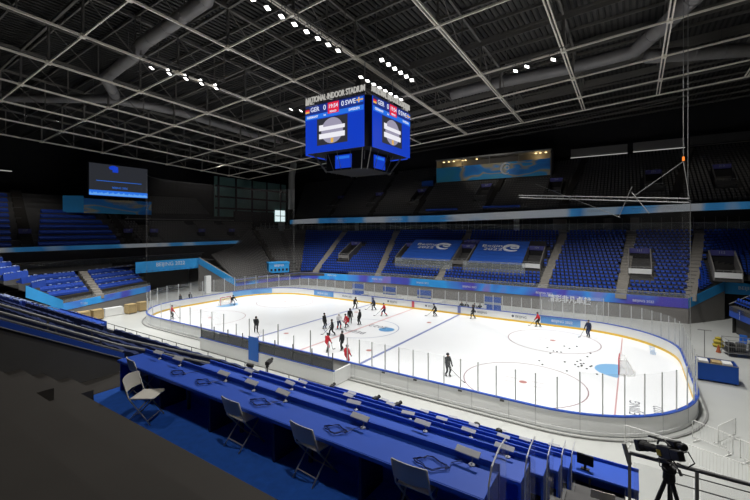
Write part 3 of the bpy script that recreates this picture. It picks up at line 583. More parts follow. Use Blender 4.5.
# ------------------------------------------------------------------ right end tunnel and side stand
tr = MB(); tr.box((40.4, 30.6, 4.05), (6.4, .12, 1.5)); o = tr.build('tunnel_banner', 'banner_light', loc=(40.4, 30.6, 4.05)); tag(o, 'light blue banner across the tunnel mouth at the right end', 'banner'); text('BEIJING 2022', .6, 'white_print', 'banner_lettering', o, (.2, -.08, .1), (PI/2, 0, 0), .004)
b = MB(); b.box((41, 33, 1.6), (6, .2, 3.4)); b.box((41, 31.8, 3.3), (6.5, 2.5, .1)); struct(b.build('wall_tunnel', 'wall_black'))
ER = [(36.6, 21.2, 3.1), (37.6, 16.6, 3.1), (38.2, 8, 3.1), (38.4, -6, 3.1)]
pts2, _ = sub(ER, [1]*4, 6)
b = MB(); b.strip([(x, y, z-1.15) for x, y, z in pts2], pts2); o = b.build('parapet_banner', 'cap_blue', loc=(38, 10, 2)); o.modifiers.new('thickness', 'SOLIDIFY').thickness = .05; tag(o, 'deep blue parapet banner of the right end stand at the frame edge', 'banner', 'parapet banners'); text('BEIJING', .45, 'white_print', 'banner_lettering', o, (-.95, 8.6, .75), (PI/2, 0, -PI/2-.2), .004); text('2022', .45, 'white_print', 'banner_lettering', o, (-.95, 8.6, .25), (PI/2, 0, -PI/2-.2), .004)
ERH = [(48, 27, 8), (49, 18, 8), (50, 8, 8), (50, -6, 8)]
stand('stand_right_lower', ER, ERH, 10, 'tread_dark', 'seat_blue', None, .6, seat_rows=range(0, 9))
b = MB(); b.strip([(x+.6, y, 0) for x, y, z in ER], [(x+.6, y, 3) for x, y, z in ER]); b.quad((36.9, 21.4, 0), (46, 27.4, 0), (46, 27.4, 8), (36.9, 21.4, 3.1)); struct(b.build('wall_right', 'wall_dark'))
b = MB(); b.tube([(36.6, 21.2, 3.3), (44, 25.6, 7)], .06, 6); struct(b.build('trim_14', 'steel'))

# ------------------------------------------------------------------ seats of the far stands: the nearest of each colour one by one, the rest in one object
def seat_geo(b):
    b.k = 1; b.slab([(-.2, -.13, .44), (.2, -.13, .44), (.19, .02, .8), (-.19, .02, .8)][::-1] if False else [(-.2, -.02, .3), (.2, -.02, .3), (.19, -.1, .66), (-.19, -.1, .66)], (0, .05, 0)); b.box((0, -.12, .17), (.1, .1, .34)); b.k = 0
    b.slab([(-.19, -.16, .5), (.19, -.16, .5), (.19, -.24, .84), (.12, -.25, .88), (-.12, -.25, .88), (-.19, -.24, .84)], (0, -.05, 0)); b.box((0, .0, .4), (.4, .34, .04))
for kind, lab, grp in (('seat_blue', 'blue moulded stadium seat in the lower stand across the ice', 'blue seats of the lower stands'), ('seat_grey', 'dark grey folded stadium seat in the unlit upper or corner stands', 'grey seats of the upper and corner stands')):
    S = []
    for x, y, z, a in SEATS[kind]:
        p = pix((x, y, z+.5))
        if not p or not (-15 < p[0] < 765): continue
        S.append((p[2], x, y, z, a))
    S.sort(); pr = MB(); seat_geo(pr); first = None
    for i, (d, x, y, z, a) in enumerate(S[:300]):
        if first is None: first = tag(pr.build('stadium_seat' if kind == 'seat_blue' else 'grandstand_chair', [kind, 'seat_shade' if kind == 'seat_blue' else 'tread_dark']), lab, 'seat' if kind == 'seat_blue' else 'chair', grp); o = first  # grey ones are the same stadium seat in another colour
        else: o = first.copy(); C.objects.link(o)
        o.location = (x, y, z); o.rotation_euler = (0, 0, a+PI)
    b = MB()
    for d, x, y, z, a in S[300:]:
        cs, sn = math.cos(a+PI), math.sin(a+PI); b.add([(x+cs*u-sn*v, y+sn*u+cs*v, z+h) for u, v, h in pr.v], pr.f); b.m[-len(pr.f):] = pr.m
    o = stuff(b.build('stadium_seats' if kind == 'seat_blue' else 'grey_stadium_seats', [kind, 'seat_shade' if kind == 'seat_blue' else 'tread_dark'])); tag(o, 'remaining rows of '+lab.replace('stadium seat', 'stadium seats'), 'seats')

# ------------------------------------------------------------------ roof
dk = MB(); Z = lambda x: 35.4+.045*x
dk.quad((-84, -50, Z(-84)), (76, -50, Z(76)), (76, 67, Z(76)), (-84, 67, Z(-84))); dk.k = 1
x = -82
while x < 75: dk.box((x, 8, Z(x)-.1), (.24, 116, .2)); x += .62
dk.k = 2
for y in range(-46, 66, 4): dk.bar((-82, y, Z(-82)-.4), (74, y, Z(74)-.4), .16, .32)
struct(dk.build('ceiling', ['deck', 'deck_rib', 'truss_dark']))
XS = [-57, -48.3, -40.2, -32.5, -24, -15.6, -6.7, 2.4, 12.05, 21.1, 30.3, 39.5, 48.5, 57.5]; YS = [-42, -32.5, -23, -13.8, -4.6, 7.8, 16.1, 23.5, 29.5]
ZC = lambda x, y: 30+.067*max(-62, min(60, x))-.043*min(y, 30)
for i, x in enumerate(XS):
    t = struct(bpy.data.objects.new('roof_truss', None)); C.objects.link(t); low = MB(); up = MB(); vt = MB(); dg = MB()
    for y0, y1 in zip(YS, YS[1:]):
        a, c = Vector((x, y0, ZC(x, y0))), Vector((x, y1, ZC(x, y1)))
        if x > 0: low.bar(a+Vector((.16, 0, 0)), c+Vector((.16, 0, 0)), .12, .2); low.bar(a-Vector((.16, 0, 0)), c-Vector((.16, 0, 0)), .12, .2)
        else: low.bar(a, c, .17, .2)
        U = Vector((0, 0, 4.0)); up.bar(a+U, c+U, .26, .3); m_ = (a+c)/2
        vt.bar(a, a+U, .2); vt.bar(m_, m_+U, .12); dg.bar(a+U, m_, .1)
        low.box((a.x, a.y, a.z), (.5, .5, .34))
    low.build('lower_chord', 'chord', t); up.build('upper_chord', 'truss_dark', t); vt.build('web_posts', 'truss_dark', t); dg.build('web_diagonals', 'truss_dark', t)
for j, y in enumerate(YS):
    t = struct(bpy.data.objects.new('roof_truss', None)); C.objects.link(t); low = MB(); up = MB(); dg = MB()
    for x0, x1 in zip(XS, XS[1:]):
        a, c = Vector((x0, y, ZC(x0, y))), Vector((x1, y, ZC(x1, y))); U = Vector((0, 0, 4.0)); low.bar(a, c, .13, .18); up.bar(a+U, c+U, .24, .3)
        if y > 5: dg.bar(a+U*.9, c+U*.9, .1, .5)
    low.build('lower_chord', 'chord', t); up.build('upper_chord', 'truss_dark', t)
    if dg.v: dg.build('purlin_web', 'truss_dark', t)
def duct(name, pts, r, label):
    P = []
    for a, c in zip(pts, pts[1:]):
        n = max(1, int((Vector(c)-Vector(a)).length/1.6))
        P += [lerp(a, c, k/n) for k in range(n)]
    P.append(pts[-1]); t = thing(name, label, 'duct', pts[0]); L = [tuple(Vector(p)-Vector(pts[0])) for p in P]
    b = MB(); b.tube(L, r, 16); b.build('pipe', 'duct', t, smooth=True)
    for p, q in zip(L[1:-1:2], L[2::2]):
        b = MB(); d = (Vector(q)-Vector(p)).normalized()*.06; b.tube([Vector(p)-d, Vector(p)+d], r*1.06, 16); b.build('joint_band', 'duct', t)
    for k in range(0, 2):
        p = Vector(L[len(L)*(k+1)//3]); b = MB(); b.bar(p, p+Vector((0, 0, 3)), .06); b.build('hanger', 'steel_dark', t)
    return t
duct('air_duct', [(8, -24, 31.8), (-2.4, -19.1, 31), (-14.6, -18, 31), (-17.5, -17.6, 30.6), (-27.4, -16.3, 30.6), (-32, -13.2, 30.2)], .62, 'wide grey air duct bending down through the roof at upper left')
duct('air_duct', [(-52, -24, 30.6), (-35.5, -13, 30.4), (-33.6, -9, 30.4), (-33.5, -3, 30.6), (-36.5, 13.2, 30.8), (-37, 22, 31)], .6, 'long thinner grey air duct crossing the roof at left under the wide one')
duct('air_duct', [(4, 18.4, 32.6), (11.4, 18.4, 33), (20.5, 18.3, 33), (27.5, 17.2, 33), (30.1, 11.7, 33), (32.6, 5.5, 33)], .8, 'thick grey air duct under the roof to the right of the scoreboard')
duct('air_duct', [(28.8, 17.5, 32.2), (39, 24.2, 33), (52, 31, 33.4)], .8, 'grey air duct branch running to the upper right corner')
def flood(loc, tilt, rz, label, group, w_=.62, h_=.5):
    if FL0[0] is None:
        t = thing('floodlight', label, 'floodlight', loc, rz, group); FL0[0] = t
        b = MB(); b.box((0, 0, .05), (.56, .48, .2)); b.build('housing', 'black', t)
        b = MB(); b.box((0, 0, -.07), (.46, .38, .04)); b.build('lamp_glass', 'lamp_face', t)
        b = MB(); b.bar((-.4, 0, .05), (-.4, 0, .6), .04); b.bar((.4, 0, .05), (.4, 0, .6), .04); b.bar((-.4, 0, .6), (.4, 0, .6), .04); b.bar((0, 0, .6), (0, 0, 1.0), .05); b.build('bracket', 'steel_dark', t)
        FL0[1] = kids(t)
    else: t = dup(FL0[0], loc, rz, label, group, FL0[1])
    for c in kids(t):
        if not c.name.startswith('bracket'): c.rotation_euler = (tilt[0], tilt[1], 0)
    return t
FL0 = [None, None]
def zc(x, y): return ZC(x, y)
CL = [('white floodlight in the front row of the left ceiling cluster', 'left ceiling cluster, front row', [(-15.0+.1*k, -17+1.85*k, 28.9) for k in range(5)], (-.5, .2)),
      ('white floodlight in the back row of the left ceiling cluster', 'left ceiling cluster, back row', [(-15.6+.1*k, -14.9+1.9*k, 29.5) for k in range(4)], (-.75, .1)),
      ('bright floodlight in the bank along the top edge, centre left', 'top edge bank', [(3.0, -20.2+1.5*k, 29.6) for k in range(9)], (-.5, .2)),
      ('white floodlight in the left row of the bank above the scoreboard', 'scoreboard bank, left row', [(2.0, -2.9+1.3*k, 28.9) for k in range(8)], (-.4, .2)),
      ('white floodlight in the right row of the bank above the scoreboard', 'scoreboard bank, right row', [(5.2, -3.6+1.35*k, 29.8) for k in range(6)], (-.7, .1)),
      ('white floodlight under the thick duct right of the scoreboard', 'floodlights under the right duct', [(16.3, 7.1, 29.8), (17.6, 6.8, 29.9), (20.3, 6.7, 30)], (-.4, .4)),
      ('small white floodlight under the far left roof', 'floodlights under the far left roof', [(-50.5, -17.8, 29.5), (-57, -11.3, 28.9), (-50.4, -13.7, 29.5)], (-.2, .8)),
      ('white floodlight hanging just left of the scoreboard', 'floodlights left of the scoreboard', [(-14.6, 2.8, 29.5), (-13.2, 3.4, 29.2)], (-.4, .4))]
for lab, grp, P, tl in CL:
    for p in P: flood(p, tl, 0, lab, grp)
    d = (Vector(P[-1])-Vector(P[0])).normalized()*1.2; U = Vector((0, 0, 1.0)); b = MB(); b.bar(Vector(P[0])-d+U, Vector(P[-1])+d+U, .12, .12)
    for e in (Vector(P[0])-d*.9, Vector(P[-1])+d*.9): b.bar(e+U, e+U+Vector((0, 0, 4.2)), .07)
    struct(b.build('lighting_beam', 'truss_dark'))
b = MB(); b.bar((2.4, -22, 31), (2.4, 8, 30.2), .5, .08); b.bar((2.0, -22, 32), (2.0, 8, 31.2), .05); b.bar((2.8, -22, 32), (2.8, 8, 31.2), .05); struct(b.build('catwalk', 'truss_dark'))
# strip light at upper left
b = MB(); b.box((-62, -17.5, 21.8), (.2, 2.2, .14)); tag(b.build('strip_light', 'strip_lamp', loc=(-62, -17.5, 21.8)), 'thin strip light under the roof at the far left edge', 'strip light')
b = MB(); b.tube([(14, 50, 33.2), (34, 50, 35.2)], .12, 6); b.tube([(14, 50, 33.8), (34, 50, 35.8)], .08, 6); tag(b.build('lighting_bar', 'truss_dark', loc=(24, 50, 34)), 'dark lighting bar hanging above the strip windows at upper right', 'lighting bar')

# ------------------------------------------------------------------ scoreboard cube
sbd = thing('scoreboard', 'big four sided scoreboard cube hanging over centre ice', 'scoreboard', (-.35, -.1, 20.0))
b = MB(); hw, ch = 4.75, .75
oct_ = [(-hw+ch, -hw), (hw-ch, -hw), (hw, -hw+ch), (hw, hw-ch), (hw-ch, hw), (-hw+ch, hw), (-hw, hw-ch), (-hw, -hw+ch)]
b.slab([(x*.97, y*.97, .7) for x, y in oct_], (0, 0, 5.4)); b.build('body', 'screen_frame', sbd)
b = MB(); b.slab([(x*.62, y*.62, -1.3) for x, y in oct_], (0, 0, 2.0)); b.build('lower_ring', 'screen_frame', sbd)
b = MB()
for a in range(8):
    x, y = oct_[a][0]*.62, oct_[a][1]*.62; b.bar((x, y, -1.4), (x*1.4, y*1.4, .7), .1)
for a in range(16): b.bar((math.cos(a*PI/8)*3.4, math.sin(a*PI/8)*3.4, -1.35), (math.cos(a*PI/8)*4.2, math.sin(a*PI/8)*4.2, .6), .05)
b.build('under_frame', 'steel_dark', sbd)
for q in range(4):
    rz = q*PI/2; R = Matrix.Rotation(rz, 4, 'Z')
    def onto(b, name, m, par): b.v = [tuple(R @ Vector(p)) for p in b.v]; return b.build(name, m, par)
    f = -hw-.0
    s = MB(); s.box((0, f, 3.3), (8.2, .12, 5.4)); scr = onto(s, 'screen', 'scr_blue', sbd)
    def rect(x0, x1, z0, z1, m, name, d=.08): bb = MB(); bb.box(((x0+x1)/2, f-d, (z0+z1)/2), (x1-x0, .02, z1-z0)); return onto(bb, name, m, scr)
    rect(-4.1, 4.1, 5.0, 6.0, 'scr_dark', 'score_band'); rect(-4.1, 4.1, 4.45, 4.98, 'scr_bar', 'name_band'); rect(-.75, .8, 4.75, 5.98, 'scr_red', 'clock_panel', .1)
    rect(-2.35, 2.0, 1.35, 4.35, 'scr_black', 'picture_panel', .09)
    rect(-4.1, -3.5, 5.25, 5.45, 'scr_gold', 'flag_germany', .1); rect(-4.1, -3.5, 5.45, 5.65, 'scr_red', 'flag_germany', .1); rect(-4.1, -3.5, 5.65, 5.85, 'scr_black', 'flag_germany', .1)
    rect(3.2, 4.05, 5.3, 5.85, 'scr_bar', 'flag_sweden', .1); rect(3.2, 4.05, 5.5, 5.64, 'scr_gold', 'flag_sweden', .11); rect(3.44, 3.58, 5.3, 5.85, 'scr_gold', 'flag_sweden', .11)
    bb = MB(); pts = [(1.55*math.cos(k*PI/14)-.15, f-.11, 2.85+1.42*math.sin(k*PI/14)) for k in range(28)]; bb.slab(pts, (0, .02, 0)); onto(bb, 'picture_disc', 'scr_grey', scr)
    rect(-2.0, 1.65, 2.95, 3.35, 'scr_white', 'picture_bar', .13); rect(-2.0, 1.65, 2.05, 2.6, 'scr_white', 'picture_bar', .13); rect(-2.0, -1.4, 3.35, 3.6, 'scr_white', 'picture_bar', .13); rect(-.3, .05, 1.5, 2.0, 'scr_gold', 'picture_mark', .13)
    for s_, x, z, sz in (('GER', -2.65, 5.52, .72), ('0', -1.2, 5.52, .8), ('0', 1.35, 5.52, .8), ('SWE', 2.4, 5.52, .72), ('19:54', .02, 5.52, .62), ('PERIOD', .02, 4.93, .28), ('GERMANY', -3.0, 4.7, .36), ('1st', -1.2, 4.7, .3), ('SWEDEN', 2.9, 4.7, .36), ('PICTURE', -.15, 3.14, .3), ('19:54', -.15, 2.3, .34)):
        m = 'scr_text' if s_ != 'PICTURE' else 'scr_grey'
        if s_ in ('PICTURE',) or (s_ == '19:54' and z < 3): continue
        p = R @ Vector((x, f-.13, z)); text(s_, sz, m, 'score_lettering', scr, p, (PI/2, 0, rz), .004, bold=.008)
    p = R @ Vector((0, f+.05, 6.75)); text('NATIONAL INDOOR STADIUM', .92, 'sign_letter', 'sign_lettering', sbd, p, (PI/2, 0, rz), .05, sx=.66, bold=.012)
    bb = MB(); bb.box((0, f+.15, 6.2), (8.4, .1, .12)); onto(bb, 'sign_rail', 'steel', sbd)
    bb = MB(); bb.box((0, -3.0, -.35), (2.3, .12, 1.5)); sm = onto(bb, 'small_screen', 'scr_blue', sbd)
    bb = MB(); bb.box((0, -3.07, .1), (1.8, .02, .3)); onto(bb, 'caption_bar', 'scr_bar', sm)
for x, y in ((-3, -3), (3, -3), (3, 3), (-3, 3)): b = MB(); b.tube([(x, y, 6.0), (x, y, 10.4)], .05, 6); b.build('hoist_cable', 'steel', sbd)
b = MB(); b.slab([(x*.55, y*.55, 6.1) for x, y in oct_], (0, 0, .9)); b.tube([(0, 0, 6), (0, 0, 10.3)], .3, 8); b.build('hoist_frame', 'steel_dark', sbd)

# ------------------------------------------------------------------ protective netting with its hanging bar
def netting(k0, k1, z0, z1, label):
    b = MB(); ks = list(range(k0, k1+1)); A = []; B = []
    for i, k in enumerate(ks):
        o = .12 if i % 2 else .0; A.append(fpt(k, .05+o, z0)); B.append(fpt(k, .05+o, z1))
    b.strip(A, B); c = A[0]
    t = thing('safety_net', label, 'net', (c.x, c.y, z0)); b.v = [tuple(Vector(p)-Vector((c.x, c.y, z0))) for p in b.v]; b.build('mesh', 'netting', t)
    b = MB(); b.tube([p-Vector((c.x, c.y, z0)) for p in B], .012, 4); b.build('top_cable', 'steel_dark', t)
    b = MB(); b.tube([A[0]-Vector((c.x, c.y, z0)), B[0]-Vector((c.x, c.y, z0))], .02, 5); b.build('edge_cord', 'steel', t)
kr = [k for k in range(FN) if fine[k][0].x > 27 and fine[k][0].y > -1.4]; netting(min(kr), max(kr), 3.58, 14.1, 'dark safety net hanging behind the right goal')
kl = [k for k in range(FN) if fine[k][0].x < -24]; netting(min(kl), max(kl), 3.58, 19, 'thin safety net hanging behind the left goal')
nb_ = thing('hanging_bar', 'long thin double bar slung from cables in front of the upper far stand', 'hanging bar', (30.9, -1.3, 14.2))
A_, B_ = Vector((0, 0, 0)), Vector((-15.7, 14.6, 2.0))
b = MB(); b.tube([A_, B_], .04, 6); b.tube([A_+Vector((0, 0, -.3)), B_+Vector((0, 0, -.3))], .04, 6)
for k in range(1, 24): p = A_.lerp(B_, k/24); b.bar(p, p+Vector((0, 0, -.3)), .03)
b.build('bar', 'steel', nb_)
for p, q in (((-.3, .6, 2.9), (0, 0, 0)), ((-.3, .6, 2.9), (-3.6, 3.4, .45)), ((-3.6, 3.4, 1.4), (-4.6, 4.3, -1.2)), ((-3.6, 3.4, .9), (-2.4, 2.2, -1.0))): b = MB(); b.tube([p, q], .03, 5); b.build('sling', 'steel', nb_)
b = MB(); b.tube([(-.3, .6, 3), (-.3, .6, 17.6)], .022, 5); b.build('hoist_cable', 'steel', nb_); b = MB(); b.tube([(-.05, .3, -.1), (-.05, .3, 17.6)], .022, 5); b.build('hoist_cable', 'steel', nb_)
b = MB(); b.box((-.3, .6, 3.1), (.14, .14, .3)); b.build('hoist_lamp', 'led_orange', nb_)
b = MB(); b.tube([(14.5, 27, 19.0), (26, 22, 13.4)], .03, 5); tag(b.build('stay_cable', 'steel', loc=(20, 25, 16)), 'thin steel stay cable slanting down right of the commentary box', 'cable')

# ------------------------------------------------------------------ near stand: concrete terraces, carpeted press rows
YD = lambda d: CAM.y+d
RZ = lambda k: 8.55-.75*k
b = MB()
for k in range(6):                                                     # terraces the camera stands on
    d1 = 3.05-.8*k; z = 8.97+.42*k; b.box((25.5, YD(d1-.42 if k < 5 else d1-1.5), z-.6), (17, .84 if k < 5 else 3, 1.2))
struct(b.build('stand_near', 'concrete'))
b = MB(); b.box((22.65, YD(3.85), 8.05), (9.1, 1.6, 1.0)); struct(b.build('press_floor', 'carpet'))
b = MB(); b.box((17.6, YD(3.85), 8.05), (1.0, 1.6, 1.0)); struct(b.build('aisle_floor', 'concrete'))
b = MB()
for k in range(1, 6): b.box((1.2, YD(4.65+1.6*(k-.5)), RZ(k)-.5), (52, 1.6, 1.0))
b.box((-5, YD(3.85), 8.05), (43.5, 1.6, 1.0)); struct(b.build('stand_press', 'tread_dark'))
b = MB(); b.quad((-26, YD(12.7), -.1), (27.2, YD(12.7), -.1), (27.2, YD(12.7), 5.0), (-26, YD(12.7), 5.0)); struct(b.build('wall_near', 'wall_mid')); b = MB(); b.quad((27.2, YD(12.7), -.1), (27.2, YD(8.6), -.1), (27.2, YD(8.6), 6.4), (27.2, YD(12.7), 5.0)); struct(b.build('wall_stair', 'wall_mid'))
b = MB()
for k, x0, x1 in ((0, 17.2, 18.4), (1, 17.2, 18.9), (2, 17.2, 19.2), (3, 17.2, 19.4)):       # half steps against the risers of the side aisle
    b.box(((x0+x1)/2, YD(3.05-.8*k+.22), 8.55+.42*k+.105), (x1-x0, .42, .21))
struct(b.build('aisle_step', 'concrete'))
# side wall with blue strip and hand rails descending beside the stand
b = MB(); P = [(17.0, YD(-1), 12.05), (17.0, YD(2.4), 10.2), (17.0, YD(4.6), 8.98)]
b.slab([(x, y, z) for x, y, z in P]+[(17.0, YD(4.5), 7.2), (17.0, YD(-1), 8.8)], (.14, 0, 0)); struct(b.build('wall_side', 'tread_dark'))
b = MB(); b.slab([(17.15, y, z) for x, y, z in P]+[(17.15, y, z-.13) for x, y, z in P[::-1]], (.02, 0, 0)); struct(b.build('trim_15', 'cap_blue'))
b = MB(); b.tube([(17.1, y, z+.03) for x, y, z in P], .02, 6); b.tube([(17.16, y, z-.14) for x, y, z in P], .015, 6); struct(b.build('trim_16', 'steel'))
for xx, dz, lab in ((16.6, .38, 'upper'), (17.05, .24, 'lower')):
    t = thing('handrail', 'grey tubular handrail sloping above the side wall, %s one of two' % lab, 'handrail', (xx, YD(2.4), 10.1+dz))
    b = MB(); b.tube([(0, -3.4, 1.8), (0, 0, 0), (0, 2.1, -1.15), (0, 5.2, -2.6)], .028, 8); b.build('rail', 'steel', t, smooth=True)
    for dy, z in ((-.3, .16), (.9, -.48), (1.75, -.95)): b = MB(); b.bar((0, dy, z), (0, dy, z-dz-.5), .035); b.build('post', 'steel_dark', t)
# covered seat rows of the near stand left of the press rows
for k in range(1, 6):
    for x0, x1, s in ((-23, -12.2, 'far'), (-10.8, 2.0, 'middle'), (3.2, 15.6, 'near')):
        if k == 5 and s != 'far': continue
        cover_row((x0, YD(4.65+1.6*(k-.5)), RZ(k)), (x1, YD(4.65+1.6*(k-.5)), RZ(k)), 'blue covered seat row, %s step of the %s block left of the press desks' % (rowname(k-1, 0), s), 'covered rows of the near stand', .8 if k > 3 else .62, .6, s == 'far' and k > 2, 'cover_blue' if k > 3 and s == 'far' else 'cover_dark')
CLW = [(-35.4, -18.6, 2.9), (-28.6, -24.2, 5.8)]; CHW = [(-50, -24, 9.6), (-44, -34, 11)]
stand('stand_corner_left', CLW, CHW, 11, 'tread_dark')
for r in range(1, 9):
    a = lerp(CLW[0], CHW[0], (r+.45)/11); c = lerp(CLW[1], CHW[1], (r+.45)/11); z = lerp(CLW[0], CHW[0], r/11)[2]; z2 = lerp(CLW[1], CHW[1], r/11)[2]
    for n_, (f0, f1) in enumerate(((.04, .36), (.46, .94))):
        p = lerp(a, c, f0); q = lerp(a, c, f1); t = cover_row((p[0], p[1], z+(z2-z)*f1), (q[0], q[1], z+(z2-z)*f1), 'blue covered seat row, %s row, %s block of the left corner stand' % (rowname(r-1, 0), ['far', 'near'][n_]), 'covered rows of the left corner stand', .8, .6, True)
# front rail of the near stand
t = thing('guard_rail', 'thin steel guard rail along the front of the press stand', 'guard rail', (0, YD(12.62), 4.8))
b = MB(); b.tube([(-26, 0, .62), (22.5, 0, .62)], .022, 6); b.build('top_tube', 'steel', t); b = MB(); b.tube([(-26, 0, .3), (22.5, 0, .3)], .015, 6); b.build('mid_tube', 'steel', t)
for k in range(33): b = MB(); b.bar((-26+k*1.5, 0, 0), (-26+k*1.5, 0, .62), .03); b.build('post', 'steel', t)

# press desks
def desk(k, x0, x1, label, near, far, top):
    t = thing('press_desk', label, 'desk', ((x0+x1)/2, YD((near+far)/2), RZ(k)), 0, 'rows of blue press desks'); L = x1-x0; dp = far-near
    b = MB(); b.box((0, 0, top-.02), (L, dp, .04)); b.build('desk_top', 'desk_blue', t, bevel=.008)
    b = MB(); b.box((0, dp/2-.02, top/2+.03), (L, .03, top+.1)); b.build('modesty_panel', 'desk_blue', t)
    b = MB(); b.box((0, -dp/2-.006, top-.03), (L, .01, .05)); b.build('cloth_edge', 'desk_blue', t)
    n = max(2, int(L/1.5))
    for i in range(n+1):
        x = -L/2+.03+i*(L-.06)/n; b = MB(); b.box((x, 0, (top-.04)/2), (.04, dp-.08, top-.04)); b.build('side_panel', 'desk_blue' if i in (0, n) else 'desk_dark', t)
        if i < n: b = MB(); b.bar((x+.45, .05, 0), (x+.45, .05, top-.05), .05); b.build('leg', 'steel_dark', t)
    return t
DX0, DX1 = 18.3, 26.1
DK = []
for k in range(6):
    near = 3.96+1.6*k; far = 4.55+1.6*k; x0, x1 = DX0, DX1
    if k == 0: top = .66
    elif k == 5: top, near, x0, x1 = .72, near-.3, 21.3, 27.5
    else: top = .72
    desk(k, x0, x1, ['nearest blue press desk, with folding chairs pulled up', 'second blue press desk down from the camera', 'third blue press desk down from the camera', 'fourth blue press desk down from the camera', 'fifth blue press desk down, one short of the last', 'lowest and shortest blue press desk, carrying the black monitor'][k], near, far, top)
    DK.append((near, far, RZ(k)+top))
    if k < 5:
        s = thing('end_screen', 'clear acrylic screen at the right end of the %s press desk' % ['nearest', 'second', 'third', 'fourth', 'fifth'][k], 'screen', (x1+.05, YD(near+.3), RZ(k)), 0, 'acrylic screens at the desk ends')
        b = MB(); pr_ = [(-.3, .1), (-.3, top+.15), (-.2, top+.3), (.05, top+.36), (.32, top+.36), (.32, .1)]; b.slab([(0, y, z) for y, z in pr_], (.012, 0, 0)); b.build('pane', 'acrylic', s)
        b = MB(); b.tube([(0, y, z) for y, z in pr_[:5]], .01, 5); b.build('edge', 'lamp_grey', s); b = MB(); b.box((.006, 0, .03), (.05, .5, .06)); b.build('foot', 'steel_dark', s)
desk(5, -10.8, -2.8, 'blue press desk by itself at the far left, above the wooden crates', 12.0, 12.5, .72)
# desk lamps with flat heads
LAMP = [None, None]
def lamp(x, y, z, rz, label, group):
    if LAMP[0] is None:
        t = thing('desk_lamp', label, 'desk lamp', (x, y, z), rz, group); LAMP[0] = t
        b = MB(); b.lathe([(.038, 0), (.038, .01), (.018, .024), (.01, .03)], n=14); b.build('base', 'white_paint', t)
        b = MB(); b.tube([(0, 0, .02), (0, .02, .07), (-.03, -.01, .125)], .008, 6); b.build('arm', 'steel', t)
        b = MB(); b.slab([(-.2, -.04, .11), (.1, -.04, .11), (.1, .03, .155), (-.2, .03, .155)], (0, -.006, .016)); b.build('head', 'lamp_grey', t, bevel=.004)
        LAMP[1] = kids(t)
    else: t = dup(LAMP[0], (x, y, z), rz, label, group, LAMP[1])
    return t
ordn = ['first', 'second', 'third', 'fourth', 'fifth', 'sixth', 'seventh', 'eighth', 'ninth', 'tenth', 'eleventh', 'twelfth']
for i, x in enumerate((19.03, 19.77, 21.23, 21.99, 22.74, 24.25, 25.8)):
    lamp(x, YD(4.46), DK[0][2]+.001, random.uniform(-.1, .1), 'flat grey desk lamp on the nearest press desk, %s from its left end' % ordn[i], 'lamps on the nearest press desk')
for k in range(1, 6):
    xs = [x for x in [19.6+.9*k*.3+i*1.5 for i in range(5)] if x < 26 and (k < 5 or x > 21.6)]
    for i, x in enumerate(xs): lamp(x+random.uniform(-.15, .15), YD(DK[k][1]-.09), DK[k][2]+.001, random.uniform(-.15, .15), 'flat grey desk lamp on the %s press desk down, %s from its left end' % (ordn[k], ordn[i]), 'lamps on the lower press desks')
for i, (x, rad) in enumerate(((20.15, .12), (20.95, .12), (22.45, .13), (23.98, .12), (25.4, .14))):
    b = MB(); pts = []
    for k in range(46):
        a = k*.42; r = rad*(1+.22*math.sin(k*1.7)+.1*math.sin(k*.31)); pts.append((x+r*math.cos(a)*1.25, YD(4.2)+r*.8*math.sin(a), DK[0][2]+.012+.0006*k))
    pts += [(x+.2, YD(4.33), DK[0][2]+.03), (x+.28, YD(4.45), DK[0][2]+.02)]
    tag(b.tube(pts, .005, 5).build('cable_coil', 'cable', loc=(x, YD(4.2), DK[0][2])), 'loose dark cable coil on the nearest press desk, %s from its left end' % ordn[i], 'cable coil')
# folding chairs
CH = [None, None]
def chair(x, y, z, rz, label):
    if CH[0] is None:
        t = thing('folding_chair', label, 'chair', (x, y, z), rz, 'beige folding chairs'); CH[0] = t            # faces +y
        b = MB(); n = 8; top = [(-.21+.42*i/n, -.2+.04*((i/n-.5)**2)) for i in range(n+1)]
        b.slab([(-.21, -.19, .435), (.21, -.19, .435), (.22, .19, .445), (.18, .22, .44), (-.18, .22, .44), (-.22, .19, .445)], (0, 0, .025)); b.build('seat', 'plastic_beige', t, bevel=.01)
        b = MB()
        for i in range(n):
            u0, u1 = -.22+.44*i/n, -.22+.44*(i+1)/n; c0, c1 = -.05*(1-(u0/.22)**2), -.05*(1-(u1/.22)**2); h0, h1 = .02*(1-(u0/.22)**2), .02*(1-(u1/.22)**2)
            b.slab([(u0, -.235+c0, .56), (u1, -.235+c1, .56), (u1, -.29+c1, .79+h1), (u0, -.29+c0, .79+h0)], (0, -.014, 0))
        b.build('backrest', 'plastic_beige', t)
        for s in (-1, 1):
            b = MB(); b.tube([(s*.22, -.30, .78), (s*.22, -.2, .46), (s*.215, .18, .0)], .012, 7); b.build('front_leg', 'chair_metal', t, smooth=True)
            b = MB(); b.tube([(s*.19, .12, .43), (s*.19, -.28, .0)], .012, 7); b.build('rear_leg', 'chair_metal', t, smooth=True)
        b = MB(); b.tube([(-.215, .12, .07), (.215, .12, .07)], .009, 6); b.build('stretcher', 'chair_metal', t); b = MB(); b.tube([(-.19, -.2, .09), (.19, -.2, .09)], .009, 6); b.build('stretcher', 'chair_metal', t)
        CH[1] = kids(t)
    else: t = dup(CH[0], (x, y, z), rz, label, 'beige folding chairs', CH[1])
    return t
chair(18.95, YD(4.22), 8.552, -.15, 'beige folding chair at the left end of the nearest desk, half behind another chair')
chair(20.1, YD(3.66), 8.552, -1.0, 'beige folding chair turned sideways on the blue carpet, seat in full view')
chair(22.2, YD(4.14), 8.552, -.05, 'beige folding chair pushed under the nearest desk, third from the left')
